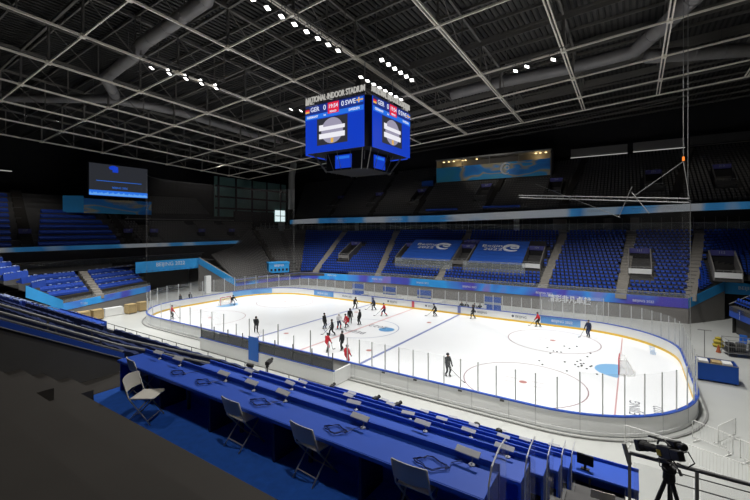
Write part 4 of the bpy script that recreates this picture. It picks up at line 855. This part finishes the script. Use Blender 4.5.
chair(23.68, YD(4.16), 8.552, -.08, 'beige folding chair pushed under the nearest desk, second from the right')
chair(25.27, YD(4.18), 8.552, .02, 'beige folding chair at the bottom frame edge below the desk end')
chair(26.8, YD(10.0), RZ(4)+.002, .1, 'beige folding chair behind the lowest press desk beside the metal rail')
# things on the lower desks
def small_camera(x, y, z, rz, label):
    t = thing('compact_camera', label, 'camera', (x, y, z), rz, 'small cameras on the fifth desk')
    b = MB(); b.tube([(0, 0, .0), (0, 0, .12)], .015, 6); b.lathe([(.07, 0), (.06, .02)], n=10); b.build('stand', 'black', t)
    b = MB(); b.box((0, 0, .18), (.12, .2, .13)); b.build('body', 'black', t, bevel=.01); b = MB(); b.tube([(0, .1, .18), (0, .22, .2)], [.045, .06], 10); b.build('lens', 'black_rubber', t)
for i, x in enumerate((18.6, 20.4, 21.2)): small_camera(x, YD(10.65), DK[4][2]+.001, random.uniform(-.4, .4), 'small black camera on the fifth press desk down, %s from the left' % ordn[i])
t = thing('monitor', 'black monitor standing on the right part of the lowest press desk', 'monitor', (26.3, YD(11.9), DK[5][2]), -.1)
b = MB(); b.box((0, 0, .26), (.4, .04, .28)); b.build('casing', 'black', t, bevel=.01); b = MB(); b.box((0, -.024, .26), (.36, .006, .24)); b.build('screen', 'screen_frame', t); b = MB(); b.box((0, 0, .06), (.06, .03, .14)); b.box((0, 0, .008), (.2, .14, .016)); b.build('foot', 'black', t)
# remote camera on the guard rail
t = thing('remote_camera', 'remote camera head on a pole at the guard rail, in front of the bench box', 'camera', (13.4, YD(12.35), 4.8), .5)
b = MB(); b.tube([(0, 0, 0), (0, 0, .85)], .035, 8); b.build('pole', 'steel_dark', t); b = MB(); b.box((0, 0, .9), (.1, .16, .16)); b.build('pan_head', 'black', t); b = MB(); b.box((.05, .05, 1.05), (.2, .5, .16)); b.tube([(.05, .3, 1.05), (.05, .5, 1.05)], .07, 10); b.build('camera_body', 'black', t, bevel=.02)
t = thing('light_stand', 'short dark stand with cables clamped to the guard rail left of the remote camera', 'stand', (12.1, YD(12.35), 4.8))
b = MB(); b.tube([(0, 0, 0), (0, 0, .75)], .05, 8); b.tube([(.25, 0, 0), (.25, 0, .6)], .03, 8); b.build('pole', 'steel_dark', t); b = MB(); b.box((.1, 0, .68), (.4, .12, .12)); b.build('clamp', 'black', t)
# right vomitory: platform, rail with glass, broadcast camera
b = MB(); b.box((31, YD(7.85), 6.15), (7.6, 1.7, .9)); struct(b.build('camera_platform', 'tread_dark'))
t = thing('guard_rail', 'stout metal rail with glass infill behind the broadcast camera', 'guard rail', (27.32, YD(8.5), 6.6))
b = MB(); b.tube([(0, 0, 1.3), (5.5, 0, 1.3)], .035, 8); b.build('top_tube', 'steel_dark', t, smooth=True)
for z in (1.0, .8): b = MB(); b.tube([(.6, .35, z), (5.5, .35, z)], .012, 6); b.build('mid_tube', 'steel_dark', t)
for x in (0, .95, 2.0, 3.2, 4.6): b = MB(); b.bar((x, 0, 0), (x, 0, 1.32), .06, .05); b.build('post', 'steel', t)
b = MB(); b.tube([(0, 0, 1.1), (-.09, 0, 1.45)], .04, 6); b.build('end_bracket', 'steel', t)
for x0, x1 in ((.06, .9), (1.0, 1.95), (2.05, 3.15), (3.25, 4.55)): b = MB(); b.box(((x0+x1)/2, 0, .6), (x1-x0, .012, 1.1)); b.build('glass_panel', 'glass', t)
t = thing('broadcast_camera', 'black broadcast video camera with long lens mounted on a tripod', 'camera', (27.86, YD(7.95), 8.12), math.radians(124))      # lens along +x
tilt = Matrix.Rotation(math.radians(21), 4, 'Y') @ Matrix.Scale(.88, 4)
def tl(b, name, m, **k): b.v = [tuple(tilt @ Vector(p)) for p in b.v]; return b.build(name, m, t, **k)
b = MB(); b.box((-.02, 0, .22), (.36, .13, .22)); tl(b, 'body', 'black', bevel=.02)
b = MB(); b.tube([(.16, 0, .24), (.3, 0, .24), (.32, 0, .24), (.5, 0, .24), (.52, 0, .24), (.66, 0, .24)], [.06, .065, .075, .075, .09, .1], 14); tl(b, 'lens', 'black_rubber')
b = MB(); b.slab([(.64, -.1, .14), (.64, .1, .14), (.64, .1, .34), (.64, -.1, .34)], (.12, 0, 0)); tl(b, 'lens_hood', 'black')
b = MB(); b.tube([(-.18, 0, .34), (-.05, 0, .41), (.12, 0, .4), (.18, 0, .34)], .018, 7); tl(b, 'handle', 'black_rubber')
b = MB(); b.tube([(.02, -.02, .42), (.42, -.02, .44)], .022, 8); tl(b, 'microphone', 'black_rubber')
b = MB(); b.box((-.32, .02, .22), (.22, .12, .17)); tl(b, 'battery', 'black', bevel=.015)
b = MB(); b.box((-.14, -.1, .36), (.2, .16, .14)); b.tube([(-.24, -.1, .36), (-.36, -.1, .35), (-.4, -.1, .35)], [.05, .075, .06], 12); tl(b, 'viewfinder', 'black', bevel=.012)
b = MB(); b.tube([(-.38, .0, .26), (-.5, -.06, .3), (-.48, -.14, .12), (-.3, -.12, .02), (-.1, -.1, .06)], .012, 6); b.tube([(.1, .09, .12), (.02, .16, .0), (-.14, .13, -.06), (-.26, .08, .1)], .01, 6); tl(b, 'cable_loop', 'black_rubber')
b = MB(); b.box((.1, .0, .06), (.3, .1, .06)); b.box((.2, -.09, .2), (.14, .05, .1)); tl(b, 'base_plate', 'black', bevel=.01)
b = MB(); b.tube([(.05, -.1, .1), (.16, -.22, .04), (.18, -.26, -.04)], .012, 6); tl(b, 'zoom_handle', 'black_rubber')
b = MB(); b.tube([(-.1, .1, .08), (-.42, .2, .1), (-.56, .22, .04)], .014, 6); b.tube([(-.56, .22, .04), (-.6, .23, -.04)], .024, 6); tl(b, 'pan_handle', 'black_rubber')
b = MB(); b.box((.1, .07, .2), (.1, .02, .1)); tl(b, 'side_panel', 'yellow')
tp = thing('tripod', 'black tripod carrying the broadcast camera at the metal rail', 'tripod', (27.86, YD(7.95), 6.6))
b = MB(); b.lathe([(.06, 1.25), (.09, 1.3), (.08, 1.42), (.1, 1.44), (.1, 1.515)], n=12); b.build('fluid_head', 'black', tp)
for a in (200, 320, 80):
    a = math.radians(a); c, s = math.cos(a), math.sin(a); b = MB()
    b.tube([(c*.05, s*.05, 1.28), (c*.28, s*.28, .62)], .032, 8); b.tube([(c*.26, s*.26, .68), (c*.5, s*.5, 0.0)], .022, 8); lg = b.build('leg', 'black', tp); b = MB(); b.lathe([(.035, 0), (.03, .05)], (c*.5, s*.5, 0), 8); b.build('rubber_foot', 'black_rubber', lg); b = MB(); b.box((c*.27, s*.27, .66), (.08, .08, .06)); b.build('leg_lock', 'black_rubber', lg)
b = MB(); b.tube([(0, 0, .3), (0, 0, 1.28)], .022, 8); b.build('centre_column', 'black', tp); b = MB()
for a in (200, 320, 80): a = math.radians(a); b.bar((0, 0, .42), (math.cos(a)*.33, math.sin(a)*.33, .45), .02)
b.build('spreader', 'black', tp)

# ------------------------------------------------------------------ floor clutter
BR = [None, None]
def barrier(p, q, label):
    p = Vector((*p, 0)); q = Vector((*q, 0)); d = q-p; a = math.atan2(d.y, d.x); L = d.length
    t = thing('crowd_barrier', label, 'barrier', p, a, 'white crowd barriers')
    b = MB(); b.tube([(0, 0, .12), (0, 0, 1.05), (.05, 0, 1.1), (L-.05, 0, 1.1), (L, 0, 1.05), (L, 0, .12)], .022, 7); b.tube([(0, 0, .2), (L, 0, .2)], .018, 6); b.build('frame', 'white_paint', t, smooth=True)
    b = MB(); n = int(L/.13)
    for k in range(1, n): b.tube([(L*k/n, 0, .2), (L*k/n, 0, 1.1)], .007, 4)
    b.build('bars', 'white_paint', t)
    for x in (.2, L-.2): b = MB(); b.bar((x, -.3, .02), (x, .3, .02), .05, .03); b.bar((x, 0, .02), (x, 0, .2), .03); b.build('foot', 'white_paint', t)
barrier((27.0, -13.0), (29.3, -13.5), 'white crowd barrier nearest the rink corner, behind the broadcast camera'); barrier((29.5, -13.55), (32.1, -14.4), 'white crowd barrier leading off the right frame edge below the others')
barrier((30.2, -10.2), (31.75, -11.3), 'white crowd barrier close against the rink boards at the right'); barrier((31.3, -10.3), (32.3, -8.6), 'white crowd barrier turned end-on beside the rink corner'); barrier((32.0, -11.5), (34.2, -13.2), 'white crowd barrier touching the right frame edge')
t = thing('draped_cart', 'blue draped cart with open top standing on the floor at the right', 'cart', (32.85, 2.2, 0), .0)
for (cx, cy, sx, sy) in ((0, -.82, 2.5, .05), (0, .82, 2.5, .05), (-1.22, 0, .05, 1.6), (1.22, 0, .05, 1.6)): b = MB(); b.box((cx, cy, .72), (sx, sy, 1.3)); b.build('drape', 'banner_royal', t, bevel=.01)
b = MB(); b.box((0, 0, .95), (2.4, 1.6, .05)); b.build('shelf', 'wood', t); b = MB(); b.tube([(-1.25, -.85, 1.4), (1.25, -.85, 1.4), (1.25, .85, 1.4), (-1.25, .85, 1.4)], .03, 6, True); b.build('top_frame', 'steel', t)
for x in (-1.1, 1.1):
    for y in (-.7, .7): b = MB(); b.lathe([(.07, 0), (.07, .1)], (x, y, 0), 10); b.build('wheel', 'black_rubber', t)
for i, (x, m, lab) in enumerate(((-.75, 'board_white', 'white carton'), (.05, 'wood', 'brown carton'), (.7, 'board_white', 'pale carton'))):
    o = MB().box((32.85+x, 2.3, 1.2), (.6, .9, .44)).build('carton', m, loc=(32.85+x, 2.3, .98), bevel=.01); tag(o, '%s inside the blue draped cart' % lab, 'box')
b = MB(); b.tube([(32.3, 3.2, 0), (32.3, 3.2, 3.6)], .03, 6); b.box((32.3, 3.2, 3.6), (.9, .1, .06)); b.lathe([(.25, 0), (.2, .05)], (32.3, 3.2, 0), 10); tag(b.build('floor_stand', 'steel', loc=(32.3, 3.2, 0)), 'thin metal floor stand behind the blue draped cart', 'stand')
t = thing('equipment_cart', 'wire equipment cart loaded with gear on the floor at the right edge', 'cart', (36.3, 11.2, 0), .15)
b = MB()
for z in (.3, .9, 1.5): b.tube([(-1.6, -.8, z), (1.6, -.8, z), (1.6, .8, z), (-1.6, .8, z)], .03, 6, True)
for x in (-1.6, 0, 1.6):
    for y in (-.8, .8): b.bar((x, y, .05), (x, y, 1.55), .05)
for k in range(20): b.bar((-1.5+k*.158, -.8, .3), (-1.5+k*.158, -.8, 1.5), .012)
b.build('wire_frame', 'steel', t); b = MB(); b.box((0, 0, .32), (3.2, 1.6, .04)); b.build('deck', 'steel_dark', t)
for i, (x, y, m) in enumerate(((-1.2, 0, 'black'), (-.4, .2, 'steel_dark'), (.5, -.1, 'black'), (1.2, .1, 'cloth_red'))):
    o = MB().box((36.3+x, 11.2+y+x*.15, .72), (.62, .9, .72)).build('gear_case', m, loc=(36.3+x, 11.2+y+x*.15, .36), bevel=.03); tag(o, '%s gear case in the wire cart, %s from the left' % ({'black': 'black', 'steel_dark': 'dark grey', 'cloth_red': 'red'}[m], ordn[i]), 'case')
for i, (x, y) in enumerate(((36.6, 14.6), (38.0, 13.6), (38.6, 15.6), (37.6, 16.8))):
    t = thing('plastic_chair', 'blue plastic chair among the gear at the right edge, %s' % ['nearest the yellow bag', 'right of the wire cart', 'by the tunnel wall', 'farthest back'][i], 'chair', (x, y, 0), random.uniform(0, 6), 'blue chairs by the wire cart')
    b = MB(); b.box((0, 0, .45), (.6, .6, .06)); b.build('seat', 'banner_blue', t, bevel=.02); b = MB(); b.box((0, .28, .85), (.6, .07, .7)); b.build('backrest', 'banner_blue', t, bevel=.02)
    for sx in (-.25, .25):
        for sy in (-.25, .25): b = MB(); b.bar((sx, sy, 0), (sx, sy, .43), .04); b.build('leg', 'steel', t)
b = MB(); b.lathe([(.4, 0), (.5, .15), (.36, .35), (.45, .55), (.25, .75), (.3, .9), (.08, 1.0)], (34.6, 13.6, 0), 9); tag(b.build('kit_bag', 'yellow', loc=(34.6, 13.6, 0)), 'bright yellow slumped bag on the floor left of the wire cart', 'bag')
b = MB(); b.lathe([(.22, 0), (.2, .05), (.04, .7)], (34.3, 11.3, 0), 10); tag(b.build('traffic_cone', 'orange', loc=(34.3, 11.3, 0)), 'small orange cone at the left foot of the wire cart', 'cone')
for i, (x, y) in enumerate(((-31.7, -17.0), (-31.7, -15.5), (-32.0, -11.2), (-32.4, -9.4))):
    t = thing('wooden_crate', 'pale wooden crate below the left banner, %s' % ['leftmost of four', 'second from the left', 'third from the left', 'rightmost of four'][i], 'crate', (x, y, 0), random.uniform(-.1, .1), 'wooden crates at the left end')
    b = MB(); b.box((0, 0, .7), (1.0, 1.25, 1.2)); b.build('box', 'wood', t, bevel=.02); b = MB()
    for s in (-1, 1): b.box((.51, s*.5, .7), (.04, .16, 1.22)); b.box((.51, 0, .7+s*.52), (.04, 1.2, .14))
    b.build('battens', 'wood', t); b = MB(); b.box((0, -.45, .05), (1.0, .15, .1)); b.box((0, .45, .05), (1.0, .15, .1)); b.build('runners', 'wood', t)
b = MB(); b.box((-32.6, -13.2, .55), (.7, 2.2, 1.1)); tag(b.build('draped_table', 'board_white', loc=(-32.6, -13.2, 0), bevel=.03), 'white draped table between the wooden crates at the left end', 'table')

# ------------------------------------------------------------------ people
def ik(a, c, l1, l2, hint):
    a = Vector(a); c = Vector(c); d = c-a; L = min(d.length, (l1+l2)*.995); dn = d.normalized(); h = Vector(hint); h = (h-dn*h.dot(dn)).normalized()
    x = (l1*l1-l2*l2+L*L)/(2*L); return a+dn*x+h*math.sqrt(max(0, l1*l1-x*x)), a+dn*L
def person(loc, face, label, lean=.2, crouch=.05, feet=((.12, .12), (-.12, -.12)), hands=((.35, .25, 1.0), (.35, -.2, .95)), top='cloth_black', legs='cloth_black', socks=None, helmet='black', skates=True, stick=None, sit=False, bare=False):
    """a figure facing +x of its own frame; feet/hands are targets in that frame"""
    t = thing('person', label, 'person', loc, face); t.scale = (1.05, 1.05, 1.05) if skates else (1, 1, 1); base = .07 if skates else .03
    ph = .93-crouch+base if not sit else .6
    pel = Vector((-.06*lean*2, 0, ph)); up = Vector((math.sin(lean), 0, math.cos(lean)))
    chest = pel+up*.36; neck = pel+up*.54; hl = lean*.4; head = neck+Vector((math.sin(hl), 0, math.cos(hl)))*.15; crown = head+Vector((math.sin(hl)*.1, 0, .11))
    V = [pel, pel+up*.18, chest, neck, neck+Vector((.02, 0, .05)), head, crown]; R = [(.165, .15), (.15, .165), (.15, .2), (.085, .1), (.058, .058), (.1, .085), (.075, .065)]
    E = [(0, 1), (1, 2), (2, 3), (3, 4), (4, 5), (5, 6)]; reg = [0, 0, 0, 0, 2, 2]      # region per edge: 0 jersey, 1 trousers, 2 skin, 3 socks, 4 gloves, 5 boots
    def chain(start, pts, rs, rg):
        k = start
        for p, r, g in zip(pts, rs, rg): V.append(Vector(p)); R.append((r, r)); E.append((k, len(V)-1)); reg.append(g); k = len(V)-1
    wr = []
    for s, h in ((1, hands[0]), (-1, hands[1])):
        sh = chest+up*.1+Vector((0, s*.2, 0)); el, ha = ik(sh, h, .29, .27, (-.5, s*.8, -.6)); wr.append((ha, (ha-el).normalized()))
        chain(2, [sh, el, ha, ha+(ha-el).normalized()*.07], [.088, .066, .05, .045], [0, 0, 0, 4 if not bare else 2])
    for s, f in ((1, feet[0]), (-1, feet[1])):
        hp = pel+Vector((0, s*.1, -.04)); an = Vector((f[0], s*abs(f[1]), base+.08))
        kn, an = ik(hp, an, .45, .44, (1, s*.1, .1))
        chain(0, [hp, kn, an, an+Vector((.1, s*.02, -.045)), an+Vector((.17, s*.03, -.05))], [.115, .082, .058, .05, .04], [1, 1, 3, 5, 5])
    me = bpy.data.meshes.new('body'); me.from_pydata(V, E, []); o = bpy.data.objects.new('tmp', me); C.objects.link(o)
    md = o.modifiers.new('skin', 'SKIN'); md.use_smooth_shade = True
    if not me.skin_vertices: me.attributes.new('skin', 'FLOAT', 'POINT')
    for i, v in enumerate(me.skin_vertices[0].data): v.radius = (R[i][0]*1.16, R[i][1]*1.16); v.use_root = (i == 0)
    sd = o.modifiers.new('sub', 'SUBSURF'); sd.levels = 1
    bpy.context.view_layer.update(); m2 = bpy.data.meshes.new_from_object(o.evaluated_get(bpy.context.evaluated_depsgraph_get())); bpy.data.objects.remove(o)
    m2.name = 'body'; m2.materials.clear()
    for x in (top, legs, 'skin', socks or legs, 'black', 'black'): m2.materials.append(M[x])
    seg = [(V[a], V[c]-V[a], (V[c]-V[a]).length_squared) for a, c in E]
    for p in m2.polygons:
        q = p.center; best = min(range(len(E)), key=lambda i: (q-(seg[i][0]+seg[i][1]*max(0, min(1, (q-seg[i][0]).dot(seg[i][1])/seg[i][2])))).length/max(R[E[i][0]][0], R[E[i][1]][0]))
        g = reg[best]
        if g == 0 and q.z < pel.z-.02: g = 1
        p.material_index = g; p.use_smooth = True
    bo = bpy.data.objects.new('body', m2); C.objects.link(bo); bo.parent = t
    b = MB(); f = head+Vector((.085, 0, 0)); b.tube([f+Vector((.0, 0, .02)), f+Vector((.028, 0, -.02))], [.008, .016], 6); b.build('nose', 'skin', t)
    for s in (-1, 1):
        b = MB(); c = head+Vector((.083, s*.034, .022)); b.lathe([(.003, -.009), (.011, -.004), (.011, .004), (.003, .009)], c, 6); b.build('eye', 'black', t)
        b = MB(); c = head+Vector((-.005, s*.085, 0)); b.box(c, (.04, .02, .06)); b.build('ear', 'skin', t, bevel=.008)
    b = MB(); b.box(head+Vector((.088, 0, -.045)), (.012, .045, .008)); b.build('mouth', 'orange', t)
    b = MB(); prof = [(.118, -.005), (.122, .05), (.105, .11), (.06, .15), (.012, .16)] if helmet != 'hair' else [(.095, .01), (.1, .05), (.09, .1), (.05, .13), (.01, .14)]
    b.lathe(prof, head+Vector((-.012, 0, 0)), 14); b.build('helmet' if helmet != 'hair' else 'hair', helmet if helmet != 'hair' else 'black', t, smooth=True)
    for i, (h, d) in enumerate(wr):                                     # hands or gloves with four fingers and a thumb, curled
        s = 1 if i == 0 else -1; x = d; y = x.cross(Vector((0, 0, 1)));  y = y.normalized() if y.length > .1 else Vector((0, 1, 0)); z = y.cross(x)
        b = MB(); b.bar(h+x*.03, h+x*.12, .09, .045)
        for k in range(4):
            o_ = y*(-.033+.022*k); L = (.05, .06, .057, .045)[k]; b.tube([h+x*.115+o_, h+x*(.115+L*.6)+o_-z*.01, h+x*(.115+L*.75)+o_-z*.045], .0105, 5)
        b.tube([h+x*.05-y*s*.04, h+x*.09-y*s*.075-z*.01, h+x*.125-y*s*.065-z*.03], .012, 5); b.build('hand' if bare else 'glove', 'skin' if bare else 'black', t)
    if skates:
        for s, f in ((1, feet[0]), (-1, feet[1])):
            c = Vector((f[0]+.06, s*abs(f[1])+s*.015, 0)); b = MB(); b.box(c+Vector((0, 0, .03)), (.3, .006, .06)); b.box(c+Vector((-.09, 0, .065)), (.06, .04, .03)); b.box(c+Vector((.07, 0, .065)), (.06, .04, .03)); b.build('skate_blade', 'steel', t)
    if stick:
        h1, h2 = wr[0][0]+wr[0][1]*.1, wr[1][0]+wr[1][1]*.1; rot = Matrix.Rotation(face, 4, 'Z')
        tip = Vector(stick[1]); st = thing('hockey_stick', stick[0], 'hockey stick', Vector(loc)+rot @ Vector((tip.x, tip.y, 0)), face)
        hi = h2+(h2-tip).normalized()*.1
        b = MB(); b.bar(hi-tip, Vector((0, 0, .03)), .025, .035); b.build('shaft', 'stick', st); b = MB(); b.bar((0, 0, .04), (.28, -.04, .035), .012, .07); b.build('blade', 'black', st)
    return t
def D(dx, dy): return math.atan2(dy, dx)
I = .004
person((-23.6, -10.1, I), D(.3, 1), 'person in red jersey and dark trousers near the far left boards', .25, .08, ((.2, .13), (-.15, .13)), ((.3, .25, .9), (.4, -.15, .85)), 'cloth_red', 'cloth_black', helmet='black', stick=('stick of the red player near the far left boards', (.9, -.2, 0)))
person((-25.1, .5, I), D(1, -.1), 'crouching goalkeeper in dark gear in front of the left goal', .55, .28, ((.1, .3), (.1, .3)), ((.4, .4, .7), (.42, -.35, .65)), 'cloth_black', 'cloth_white', 'cloth_white', stick=('goalkeeper stick in front of the left goal', (.6, -.1, 0)))
person((-8.8, -8.5, I), D(.8, -.6), 'person in black standing alone at left with stick, behind the bench box', .1, .03, ((.08, .13), (-.06, .13)), ((.3, .2, .95), (.35, -.12, .8)), stick=('stick of the lone black figure behind the bench box', (1.3, .3, 0)))
person((-3.4, -2.9, I), D(1, .2), 'leftmost person in black of the group at centre ice', .08, .02, ((.1, .1), (-.1, .1)), ((.15, .28, .85), (.15, -.28, .85)), socks='cloth_navy')
person((-.7, -4.6, I), D(-.6, -.6), 'person in black striding at the front of the centre group', .2, .08, ((.32, .12), (-.3, .12)), ((.25, .25, .9), (.25, -.25, .95)), stick=('stick trailing from the striding black figure at centre ice', (1.0, -.6, 0)))
person((-1.9, -2.0, I), D(1, -.4), 'person in white jersey with dark shorts and red socks at centre ice', .12, .04, ((.12, .14), (-.1, .14)), ((.3, .25, 1.0), (.3, -.25, 1.0)), 'cloth_white', 'cloth_navy', 'cloth_red', 'cloth_white')
person((-2.4, .9, I), D(1, -1), 'person in black seen behind the red jersey at centre ice', .06, .0, ((.06, .12), (-.06, .12)), ((.15, .3, .9), (.15, -.3, .9)))
person((-1.5, -.8, I), D(-.5, -.8), 'person in red jersey bending forward at centre ice', .6, .16, ((.25, .15), (-.2, .15)), ((.45, .2, .65), (.45, -.15, .6)), 'cloth_red', 'cloth_red', 'cloth_black')
person((-1.0, 1.1, I), D(-1, -.3), 'rightmost person in black of the group at centre ice', .1, .02, ((.1, .1), (-.08, .1)), ((.2, .28, .9), (.2, -.28, .9)))
person((-7.4, 8.7, I), D(1, -.2), 'person in black leaning over a stick near the far boards, leftmost there', .5, .12, ((.18, .16), (-.15, .16)), ((.5, .15, .8), (.5, -.1, .7)), stick=('stick of the leftmost black figure by the far boards', (1.1, -.2, 0)))
person((-4.3, 9.4, I), D(-1, -.3), 'person in black and blue skating near the far boards beside a blue stripe', .5, .12, ((.22, .16), (-.2, .16)), ((.45, .2, .85), (.45, -.15, .7)), 'cloth_navy', 'cloth_black', stick=('stick of the navy figure by the far boards', (1.2, .1, 0)))
person((-1.0, 6.9, I), D(-1, -.5), 'person in red jersey striding near the far side of centre ice', .3, .1, ((.35, .14), (-.3, .14)), ((.4, .2, .95), (.45, -.15, .8)), 'cloth_red', 'cloth_navy', 'cloth_red', stick=('stick reaching left from the red player near the far boards', (1.3, 0, 0)))
person((4.9, 10.6, I), D(-1, -.4), 'person in black bending over a stick right of the red board stripe', .55, .14, ((.18, .16), (-.12, .16)), ((.45, .15, .75), (.5, -.1, .65)), stick=('stick of the black figure right of the red board stripe', (1.2, .1, 0)))
person((9.7, 12.0, I), D(-.8, -.3), 'person in black walking along the far boards right of the blue stripe', .15, .06, ((.28, .12), (-.25, .12)), ((.25, .25, .95), (.2, -.25, .95)))
person((17.8, 12.2, I), D(-1, -.2), 'person in red jersey skating before the blue advert on the far boards', .35, .12, ((.25, .15), (-.22, .15)), ((.4, .2, .9), (.45, -.12, .75)), 'cloth_red', 'cloth_black', stick=('stick of the red player before the blue advert', (1.0, -.1, 0)))
person((23.3, 10.4, I), D(-.5, -.9), 'person in navy tracksuit standing in the right faceoff circle', .08, .03, ((.08, .14), (-.06, .14)), ((.2, .36, .85), (.2, -.36, .85)), 'cloth_navy', 'cloth_navy', helmet='hair', stick=('stick of the navy tracksuit figure in the right circle', (.9, -.4, 0)))
person((14.8, -8.9, I), D(.9, -.45), 'person in black standing alone near the near boards with stick to the right', .1, .03, ((.08, .11), (-.08, .11)), ((.28, .2, .95), (.3, -.1, .82)), stick=('long stick of the lone black figure by the near boards', (1.55, .25, 0)))
person((2.6, -9.5, I), D(.3, 1), 'person in red jersey at the bench gate, leftmost of the near red figures', .25, .06, ((.12, .13), (-.1, .13)), ((.3, .25, 1.0), (.35, -.2, .9)), 'cloth_red', 'cloth_red', 'cloth_black', stick=('stick of the red player near the bench gate', (.9, .3, 0)))
person((3.5, -8.2, I), D(-.3, -1), 'person in black walking toward the bench box from centre ice', .06, .02, ((.18, .1), (-.15, .1)), ((.12, .28, .9), (.12, -.28, .9)))
person((6.6, -11.6, I), D(.2, 1), 'person in dull red jersey just behind the bench end glass', .15, .04, ((.1, .12), (-.08, .12)), ((.2, .28, .95), (.25, -.25, .95)), 'cloth_red', 'cloth_red', 'cloth_black')
for i, (x, y) in enumerate(((-31.9, -4.0), (-32.1, -2.2))): person((x, y, -.05), D(1, .2), 'person in black standing behind the left end glass, %s one' % ['left', 'right'][i], .03, 0, ((.05, .1), (-.05, .1)), ((.12, .27, .85), (.12, -.27, .85)), helmet='hair', skates=False, bare=True)
for i, x in enumerate((6.6, 7.35, 8.5, 9.3)): person((x, 15.9, -.05), -PI/2, 'person in dark jacket seated in the officials box behind the far boards, %s from left' % ordn[i], .08, 0, ((.42, .13), (.42, .13)), ((.3, .2, .75), (.3, -.2, .75)), helmet='hair', skates=False, sit=True, bare=True)
for i, x in enumerate((23.5, 24.15)):
    chair(x, YD(11.5), RZ(5)+.002, 0, 'folding chair at the lowest press desk, under the %s seated person' % ['left', 'right'][i])
    person((x, YD(11.42), RZ(5)), PI/2, 'person in black seated at the lowest press desk, %s of two' % ['left', 'right'][i], .0, 0, ((.36, .12), (.36, .12)), ((.35, .2, .78), (.35, -.2, .78)), helmet='hair', skates=False, sit=True, bare=True)
